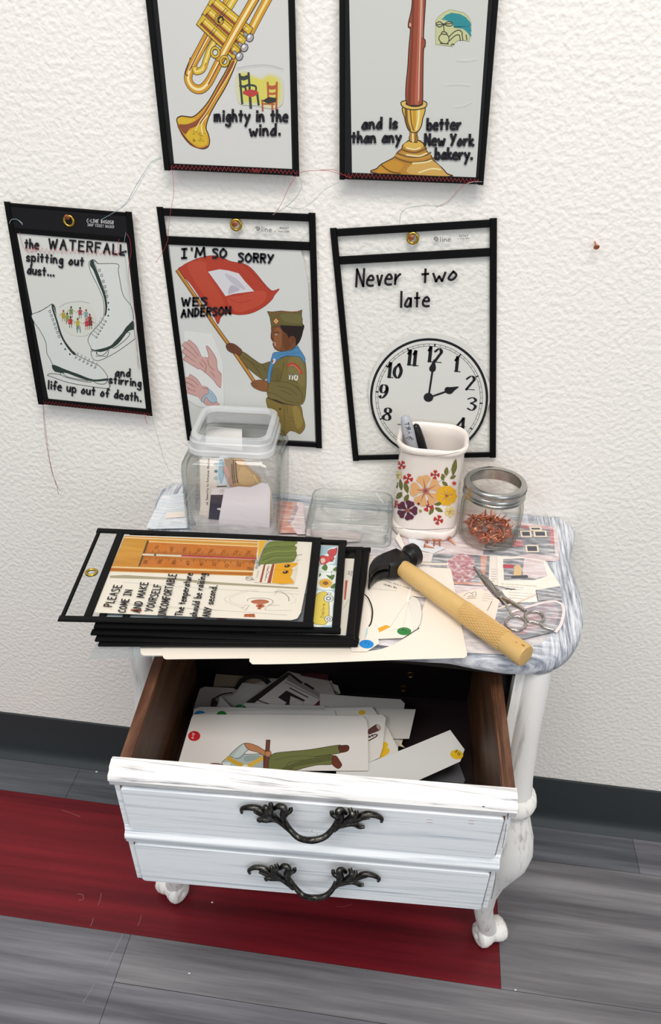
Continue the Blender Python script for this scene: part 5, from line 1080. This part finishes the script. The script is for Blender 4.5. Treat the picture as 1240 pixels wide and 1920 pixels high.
# markers in the cup
def marker(label, top, foot, r, cap, body, tip, extra=None):
    o = thing('marker_pen', label, 'marker', foot, 'markers in the cup'); mb = MB(); d = (Vector(top) - Vector(foot)); L = d.length; d.normalize()
    q = d.to_track_quat('Z', 'Y'); f = lambda x, y, z: Vector(foot) + q @ Vector((x, y, z))
    mb.lathe([(r * .9, 0), (r, .002), (r, L - .052)], (0, 0, 0), body, 24, fr=f); mb.build('barrel', o)
    mb = MB(); mb.lathe([(r * 1.02, L - .052), (r * 1.12, L - .050), (r * 1.1, L - .02), (r * .95, L - .008), (r * .7, L - .002), (r * .25, L)], (0, 0, 0), cap, 24, fr=f); c = mb.build('cap', o, smooth=50)
    if extra: extra(mb, o)
    return o
t1 = onY(759, 779, -0.036); t2 = onY(779, 795, -0.034)
def mk(mb, o):
    a = Art(Surf(mb.v, mb.f), Z5, base=1e-4); a.text('ART', (568, 1462), (548, 1385), (24, -4), 0.9, '#1b1b20'); a.line('560,1490 580,1475 595,1500', 0.6, '#1b1b20'); a.line('575,1495 585,1480 605,1495', 0.6, '#1b1b20'); a.line('515,1465 530,1480', 0.5, '#3a3a40'); a.build('cap_lettering', o)
marker('grey marker with black lettering standing in the flowered cup', t1, (0.022, -0.036, ZT + 0.008), 0.0066, mat('#aeb0b8', 0.35), mat('#9a9ca4', 0.35), None, mk)
marker('black marker standing in the flowered cup beside the grey one', t2, (0.036, -0.036, ZT + 0.008), 0.0052, mat('#141417', 0.3), mat('#1c1c20', 0.35), None)
# mason jar
JX, JY = 0.0905, -0.0595
jar = thing('glass_jar', 'small round glass jar with a silver screw band, holding copper tacks', 'jar', (JX, JY, ZT))
mb = MB(); jo = [(.012, .002), (.026, .0004), (.0305, .0012), (.0335, .005), (.0350, .012), (.0355, .022), (.0357, .040), (.0354, .048), (.0338, .0535), (.0322, .056), (.0318, .0735), (.0308, .0750)]
ji = [(.0288, .0750), (.0284, .056), (.0310, .051), (.0328, .045), (.0332, .022), (.0322, .010), (.0290, .005), (.010, .0048)]
mb.lathe([(r, z + ZT) for r, z in jo + ji], (JX, JY, 0), GLASSJ, 56); mb.build('glass_body', jar, smooth=50)
mb = MB(); js = Surf(*(lambda m: (m.v, m.f))(MB().lathe([(r, z + ZT) for r, z in jo], (JX, JY, 0), GLASSJ, 56)))
for p in ('240,900 330,960 400,1040 470,1060 560,1020 620,1010', '210,1140 240,1070 320,1040 390,1050', '530,1040 580,1080 575,1180 540,1260 490,1300', '190,1180 250,1190 290,1150 330,1080', '460,1180 480,1120 530,1060', '340,1370 400,1400 490,1410', '830,980 860,1010 900,980 930,930', '700,1190 760,1150 810,1080'):
    q = []
    for v in crom([(x, y, 0) for x, y in pp(p)], 5):
        w, n = js(860 + v.x * 150 / 1240, 860 + v.y * 150 / 1240); q.append(w)
    mb.tube(q, 0.0009, GLASSJ, 6)
lab(mb.build('embossing', jar, smooth=60), 'raised scroll pattern on the glass')
STEEL = NT('tin_band'); STEEL.b.inputs['Base Color'].default_value = rgb('#b4b2ae'); STEEL.b.inputs['Metallic'].default_value = 1.0; STEEL.b.inputs['Roughness'].default_value = 0.25
mb = MB(); bo = [(.0282, .0752), (.0284, .0764), (.0300, .0772), (.0335, .0768), (.0346, .0756), (.0350, .0738), (.0350, .0700), (.0342, .0690), (.0350, .0680), (.0352, .0650), (.0340, .0640), (.0352, .0630), (.0356, .0605), (.0346, .0598), (.0336, .0600), (.0332, .0700), (.0332, .0748)]
mb.lathe([(r, z + ZT) for r, z in bo], (JX, JY, 0), STEEL.m, 72, caps=(False, False))
for i in range(110):
    t = 2 * math.pi * i / 110; u = Vector((math.cos(t), math.sin(t), 0)); w = Vector((-u.y, u.x, 0)) * 0.00045; c = Vector((JX, JY, 0)) + u * .0350
    mb.add([c - w + Vector((0, 0, ZT + .0705)), c + w + Vector((0, 0, ZT + .0705)), c + w + Vector((0, 0, ZT + .0735)), c - w + Vector((0, 0, ZT + .0735)), c + u * .0005 + Vector((0, 0, ZT + .0707)), c + u * .0005 + Vector((0, 0, ZT + .0733))], [(0, 4, 5, 3), (1, 2, 5, 4), (0, 1, 4), (3, 5, 2)], STEEL.m)
mb.build('screw_band', jar, smooth=40)
rnd = random.Random(3); n_ = 0
while n_ < 130:
    r = 0.0295 * math.sqrt(rnd.random()); t = rnd.uniform(0, 2 * math.pi); x, y = r * math.cos(t), r * math.sin(t)
    top = 0.0265 - 0.010 * (r / 0.03) - 0.15 * (x + 0.008)
    z = rnd.uniform(0.0085, max(0.011, top)) if r < 0.024 else rnd.uniform(0.012, 0.017)
    if r > 0.024: x, y = x * 0.86, y * 0.86
    d = Vector((rnd.uniform(-1, 1), rnd.uniform(-1, 1), rnd.uniform(-.5, .35)))
    tk = tack('copper tack piled in the glass jar', (JX + x, JY + y, ZT + z), d, 'copper tacks piled in the jar'); n_ += 1
for l, p, d, z in (('copper tack lying just right of the glass lid by the holder stack', (679, 1033), (0.2, -1, 0.3), .003), ('leftmost copper tack of the row in front of the flowered cup', (801, 1014), (-0.2, 0.4, 0.9), .004), ('copper tack leaning beside the leftmost of the row in front of the cup', (797, 1023), (-0.9, 0.1, 0.1), .003),
                   ('tack third from the left in front of the flowered cup', (815, 1013), (0, 0.3, 1), .008), ('tack fourth from the left in front of the flowered cup', (824, 1013), (-0.2, 0.3, 1), .008), ('copper tack at the right end of the row, nearest the jar', (843, 1010), (-0.7, 0.6, 0.35), .005)):
    tack(l, onZ(p[0], p[1], ZT + z), d, None if 'lid' in l else 'copper tacks scattered before the cup')
# ================================================================ hammer
H0 = onZ(754, 1064, ZT + 0.0160); H1 = onZ(986, 1232, ZT + 0.0150); hb = (H1 - H0); hb.z = 0; HL = hb.length; hb.normalize(); ha = Vector((-hb.y, hb.x, 0))
if ha.y < 0: ha = -ha
fh = lambda a_, b_, c_: H0 + ha * a_ + hb * b_ + Vector((0, 0, c_))
ham = thing('claw_hammer', 'small claw hammer with black head and tan wooden handle lying on the papers', 'hammer', H0 + Vector((0, 0, -0.0125)))
BLK = NT('black_iron'); BLK.b.inputs['Base Color'].default_value = rgb('#1a191a'); BLK.b.inputs['Roughness'].default_value = 0.38; BLK.b.inputs['Metallic'].default_value = 0.4
mb = MB(); mid = -0.0105
def hsec(a_, b0, b1, c0, c1, ch=0.25):
    bm_, cm = (b0 + b1) / 2, (c0 + c1) / 2; hb_, hc = (b1 - b0) / 2, (c1 - c0) / 2
    return [fh(a_, bm_ + hb_ * u, cm + hc * v) for u, v in ((1, 1 - ch), (1 - ch, 1), (-1 + ch, 1), (-1, 1 - ch), (-1, -1 + ch), (-1 + ch, -1), (1 - ch, -1), (1, -1 + ch))]
mb.loft([hsec(-.016, -.022, -.001, -.0105, .0105), hsec(-.010, -.0235, .0025, -.0112, .0112), hsec(.008, -.0225, .003, -.0112, .0112), hsec(.012, -.020, -.001, -.0085, .0085, .35), hsec(.016, -.0185, -.0035, -.0068, .0068, .4)], BLK.m)
mb.lathe([(.0072, .0145), (.0082, .0175), (.0112, .0195), (.0125, .0210), (.0125, .0290), (.0115, .0302), (.004, .0306)], (0, 0, 0), BLK.m, 28, fr=lambda x, y, z: fh(z, -.0108 + x, y))
for c0, c1, e in ((0.0012, 0.0105, 0.006), (-0.0105, -0.0012, -0.006)):
    sec_ = []
    for a_, b0, b1, k in ((-.014, -.0225, -.002, 1.0), (-.020, -.0215, -.006, .95), (-.027, -.0185, -.0075, .85), (-.034, -.0138, -.0058, .7), (-.040, -.0082, -.0030, .5), (-.0445, -.0030, -.0004, .3)):
        cm = (c0 + c1) / 2 + (e * 0.25 * (1 - k)); hc = (c1 - c0) / 2 * (0.45 + 0.55 * k); sec_.append(hsec(a_, b0, b1, cm - hc, cm + hc, .3))
    mb.loft(sec_, BLK.m)
mb.build('hammer_head', ham, smooth=40)
hw = streaks('hammer_handle_wood', '#c9a263', '#dcb97d', (14, 14, 60), (0, 0, 0.7), lo=0.3, hi=0.7, rough=0.4)
mb = MB(); prof = [(-.004, .0080), (.0, .0086), (.012, .0092), (.05, .0098), (.088, .0100)]
gn = [(.088 + i * (HL - .088 - .024) / 16, .0102) for i in range(1, 17)]
end = [(HL - .022, .0106), (HL - .002, .0108), (HL, .0100), (HL + .0004, .0085)]
rings = []
for b_, r in prof + gn + end:
    rings.append([fh(r * 1.0 * math.cos(t), b_, r * 1.08 * math.sin(t)) for t in [2 * math.pi * j / 28 for j in range(28)]])
mb.loft(rings, hw); mb.build('handle', ham, smooth=40)
mb = MB()   # diamond-cut grip: two families of shallow ridges wound both ways
for s in (1, -1):
    for k in range(22):
        t0 = 2 * math.pi * k / 22
        mb.tube([fh(.01045 * math.cos(t0 + s * u * 2.6), .092 + u * (HL - .092 - .026), .01045 * 1.08 * math.sin(t0 + s * u * 2.6)) for u in [i / 26 for i in range(27)]], 0.00055, hw, 4)
mb.build('grip_ridges', ham, smooth=60)
su = Surf([v for r in rings for v in r], [(i * 28 + j, i * 28 + (j + 1) % 28, (i + 1) * 28 + (j + 1) % 28, (i + 1) * 28 + j) for i in range(len(rings) - 1) for j in range(28)])
a = Art(su, (870, 1030, 190 / 1240), base=3e-4); a.line('712,1165 735,1185 740,1178', 0.9, '#7a5a30'); a.line('632,1135 655,1140', 0.6, '#9a7a48'); a.build('scuff', ham)
# ================================================================ scissors
ZH = (870, 1030, 190 / 1240)
CHR = NT('scissor_steel'); CHR.b.inputs['Base Color'].default_value = rgb('#b7b2ad'); CHR.b.inputs['Metallic'].default_value = 1.0; CHR.b.inputs['Roughness'].default_value = 0.2
c0 = TZ(0.002).at(870 + 480 * ZH[2], 1030 + 570 * ZH[2])
sc = thing('scissors', 'slim steel haircutting scissors with a finger rest lying by the right edge', 'scissors', c0)
def hz(h): return TZ(h)
def zh(h, t): return [hz(h).at(870 + x * ZH[2], 1030 + y * ZH[2]) for x, y in pp(t)]
def bar(mb, pts, wid, h, th):   # a flat tapering bar along pts
    P3 = crom([(x, y, 0) for x, y in pp(pts)], 5); k = len(P3); rings = []
    Q = [hz(h).at(870 + p.x * ZH[2], 1030 + p.y * ZH[2]) for p in P3]
    for i, q in enumerate(Q):
        t = (Q[min(i + 1, k - 1)] - Q[max(i - 1, 0)]).normalized(); n = Vector((-t.y, t.x, 0)); u = i / (k - 1) * (len(wid) - 1); j = min(int(u), len(wid) - 2); w = (wid[j] + (wid[j + 1] - wid[j]) * (u - j)) * 0.0005
        rings.append([q + n * w, q + n * w * .6 + Vector((0, 0, th)), q - n * w * .6 + Vector((0, 0, th)), q - n * w])
    mb.loft(rings, CHR.m)
mb = MB(); bar(mb, '118,212 200,300 290,390 380,490 450,590', [0.8, 5.2, 7.4, 8.0, 6.5], .0026, .0014); bar(mb, '430,545 500,610 560,640 660,700 755,765', [8.0, 6.2, 4.6, 4.8, 4.4], .0030, .0024)
E_ = lambda cx_, cy_, rx, ry, rt, n=36: [(cx_ + rx * math.cos(t) * math.cos(rt) - ry * math.sin(t) * math.sin(rt), cy_ + rx * math.cos(t) * math.sin(rt) + ry * math.sin(t) * math.cos(rt)) for t in [2 * math.pi * i / n for i in range(n)]]
ring = [hz(.0042).at(870 + x * ZH[2], 1030 + y * ZH[2]) for x, y in E_(865, 832, 118, 66, .12)]; mb.tube(ring, .0016, CHR.m, 10, closed=True, flat=1.5, up=(0, 0, 1))
tang = crom(zh(.0040, '800,892 870,895 925,910 975,945 1040,972 1100,985'), 5); mb.tube(tang, [.0015 + .0006 * math.sin(i / (len(tang) - 1) * 3.1) for i in range(len(tang))], CHR.m, 10)
mb.build('blade', sc, smooth=50)
mb = MB(); bar(mb, '122,215 190,320 280,440 370,550 440,620', [0.8, 3.6, 4.6, 5.0, 5.0], .0008, .0014); bar(mb, '430,590 490,660 540,740 585,820', [5.0, 4.4, 4.2, 4.2], .0012, .0024)
ring = [hz(.0034).at(870 + x * ZH[2], 1030 + y * ZH[2]) for x, y in E_(635, 912, 124, 86, .08)]; mb.tube(ring, .0016, CHR.m, 10, closed=True, flat=1.5, up=(0, 0, 1)); mb.build('blade', sc, smooth=50)
mb = MB(); p = zh(.0046, '455,575')[0]; mb.lathe([(.0026, -.001), (.0026, .0004), (.0018, .0010), (.0003, .0011)], p, CHR.m, 18); mb.build('pivot_screw', sc)
a = Art(hz(.0043), ZH); a.lines_of_print((370, 470), (440, 490), (12, 14), 2, '#5a5652', 0.35); a.line('395,505 420,500 440,520 420,530 400,520', 0.4, '#5a5652'); a.line('415,555 470,560', 0.35, '#5a5652'); a.build('engraving', sc)
# ================================================================ cards in the drawer
def DP(w, tv=0.0, tu=0.0, v0=0.1): return Plane(D(0.15, v0, w), DW - DV * tv - DX * tu)
ZC = (330, 1225, 0.25); ZD = (600, 1230, 380 / 1240)
GD = 'picture cards in the drawer'
PAP = '#dcd8d4'
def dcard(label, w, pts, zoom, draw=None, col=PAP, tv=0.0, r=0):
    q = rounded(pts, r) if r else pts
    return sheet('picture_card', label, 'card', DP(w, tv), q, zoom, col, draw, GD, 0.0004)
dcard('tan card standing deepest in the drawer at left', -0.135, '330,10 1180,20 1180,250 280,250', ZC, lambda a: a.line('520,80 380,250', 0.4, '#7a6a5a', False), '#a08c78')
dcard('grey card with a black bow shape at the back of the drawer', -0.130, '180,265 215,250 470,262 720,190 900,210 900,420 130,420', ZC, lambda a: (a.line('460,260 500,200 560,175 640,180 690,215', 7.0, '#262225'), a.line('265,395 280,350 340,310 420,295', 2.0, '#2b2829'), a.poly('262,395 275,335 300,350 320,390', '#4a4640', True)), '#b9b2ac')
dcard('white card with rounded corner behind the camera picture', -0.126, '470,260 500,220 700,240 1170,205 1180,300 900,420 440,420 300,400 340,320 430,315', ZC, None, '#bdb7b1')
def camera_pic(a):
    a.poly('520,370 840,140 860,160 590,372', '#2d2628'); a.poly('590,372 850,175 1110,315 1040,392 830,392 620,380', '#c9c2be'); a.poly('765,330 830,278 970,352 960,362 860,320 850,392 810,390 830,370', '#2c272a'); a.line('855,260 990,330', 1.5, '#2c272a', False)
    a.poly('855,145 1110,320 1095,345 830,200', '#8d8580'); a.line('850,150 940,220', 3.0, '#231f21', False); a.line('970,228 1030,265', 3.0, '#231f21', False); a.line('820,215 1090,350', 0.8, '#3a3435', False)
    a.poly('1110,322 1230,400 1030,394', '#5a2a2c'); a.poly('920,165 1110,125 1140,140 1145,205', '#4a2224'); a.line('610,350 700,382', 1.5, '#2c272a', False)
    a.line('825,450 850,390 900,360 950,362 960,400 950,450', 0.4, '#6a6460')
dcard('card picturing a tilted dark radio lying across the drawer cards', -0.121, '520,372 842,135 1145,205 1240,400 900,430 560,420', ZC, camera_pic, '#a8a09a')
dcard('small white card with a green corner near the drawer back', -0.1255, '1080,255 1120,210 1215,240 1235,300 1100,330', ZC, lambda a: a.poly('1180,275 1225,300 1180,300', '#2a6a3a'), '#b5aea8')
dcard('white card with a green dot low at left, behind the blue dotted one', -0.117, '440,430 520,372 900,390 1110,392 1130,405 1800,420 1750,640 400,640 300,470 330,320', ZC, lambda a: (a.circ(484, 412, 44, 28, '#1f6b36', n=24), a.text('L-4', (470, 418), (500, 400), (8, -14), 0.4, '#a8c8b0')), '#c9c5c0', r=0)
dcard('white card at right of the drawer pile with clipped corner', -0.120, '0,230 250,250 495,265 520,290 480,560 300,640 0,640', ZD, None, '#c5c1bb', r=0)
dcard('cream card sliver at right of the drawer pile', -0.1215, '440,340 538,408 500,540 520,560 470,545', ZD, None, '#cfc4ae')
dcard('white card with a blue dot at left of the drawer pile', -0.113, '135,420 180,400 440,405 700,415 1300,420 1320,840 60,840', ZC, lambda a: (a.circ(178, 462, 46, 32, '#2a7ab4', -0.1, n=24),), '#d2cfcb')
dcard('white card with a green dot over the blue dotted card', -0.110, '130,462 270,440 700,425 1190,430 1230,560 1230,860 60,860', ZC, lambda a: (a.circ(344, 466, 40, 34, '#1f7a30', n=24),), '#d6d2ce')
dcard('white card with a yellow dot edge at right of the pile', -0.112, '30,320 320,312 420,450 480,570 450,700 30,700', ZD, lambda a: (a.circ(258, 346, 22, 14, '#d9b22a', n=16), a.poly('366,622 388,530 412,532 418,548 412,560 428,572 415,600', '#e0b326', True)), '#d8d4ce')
def horn(a):
    a.poly('295,455 350,418 368,450 300,478', '#5d3a34', True); a.line('298,450 352,418 368,450 300,480', 0.6, '#2c2220'); a.circ(358, 434, 10, 18, '#b9a49c', -0.5, n=12); a.line('290,500 340,480 348,490 300,518', 1.4, '#4a3430'); a.line('300,488 310,500', 1.0, '#2c2220'); a.line('318,480 326,494', 1.0, '#2c2220')
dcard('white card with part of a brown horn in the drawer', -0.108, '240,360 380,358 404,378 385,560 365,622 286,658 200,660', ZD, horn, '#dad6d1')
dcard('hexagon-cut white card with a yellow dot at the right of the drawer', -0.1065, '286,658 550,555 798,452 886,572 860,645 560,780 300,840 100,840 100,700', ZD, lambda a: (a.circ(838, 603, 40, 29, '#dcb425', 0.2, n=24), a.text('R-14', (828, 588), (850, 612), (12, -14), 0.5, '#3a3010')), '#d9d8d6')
def man(a):
    ol = '#33241c'; pr, p2 = '#6c7040', '#575b33'
    a.circ(137, 620, 46, 38, '#c01f26', -0.05, n=28); a.text('A-16', (132, 640), (140, 598), (-16, -2), 0.55, '#f0dcdc')
    outline_poly(a, '700,790 740,750 860,735 1000,722 1215,688 1230,700 1232,740 1215,752 1050,775 1180,765 1178,830 1060,838 960,860 880,880 700,872', pr, ol, 0.6)
    a.poly('1000,790 1175,768 1172,800 900,850 880,878 780,874 900,820', p2, True); a.line('740,800 900,770 1050,775', 0.8, p2); a.line('820,870 850,820 960,800', 0.6, '#454a28')
    outline_poly(a, '1218,698 1250,690 1290,690 1300,712 1285,735 1240,745 1228,735', '#5a2c20', ol, 0.5); outline_poly(a, '1178,772 1205,772 1232,810 1245,840 1220,865 1190,850 1172,825', '#6a3424', ol, 0.5)
    outline_poly(a, '345,822 400,770 420,745 495,682 540,678 545,720 515,755 640,755 655,765 655,868 380,862', '#a9b5b2', ol, 0.6); a.poly('500,690 540,700 530,730 470,775 420,790', '#bcc7c4', True); a.poly('520,770 640,770 600,800 520,810', '#93a09c', True); a.line('515,755 470,790 410,775', 0.8, '#5d6a68')
    a.line('390,785 460,825 540,855 580,868', 4.6, '#caa02c'); a.line('650,785 590,820 530,850', 4.6, '#d6ad3a'); a.poly('500,840 530,835 545,858 500,862', '#d8dcd6', True)
    outline_poly(a, '515,682 545,674 610,695 660,725 690,728 712,738 708,768 680,778 655,765 610,742 545,722', '#b77d56', ol, 0.6); a.line('660,735 700,745', 0.4, ol); a.line('665,752 700,760', 0.4, ol)
    a.line('692,658 684,770 676,870', 4.8, ol); a.line('692,660 684,770 676,870', 3.8, '#6a4034'); a.poly('655,770 668,768 664,870 655,870', '#5a3a2c'); outline_poly(a, '668,742 710,735 712,765 680,776', '#b77d56', ol, 0.4)
    a.poly('225,845 265,825 310,825 345,832 395,858 395,880 225,880', '#6a3826', True); a.poly('300,835 340,838 390,856 360,870 310,860', '#b77d56', True); a.poly('345,822 410,820 400,850 380,850', '#d5dad8', True)
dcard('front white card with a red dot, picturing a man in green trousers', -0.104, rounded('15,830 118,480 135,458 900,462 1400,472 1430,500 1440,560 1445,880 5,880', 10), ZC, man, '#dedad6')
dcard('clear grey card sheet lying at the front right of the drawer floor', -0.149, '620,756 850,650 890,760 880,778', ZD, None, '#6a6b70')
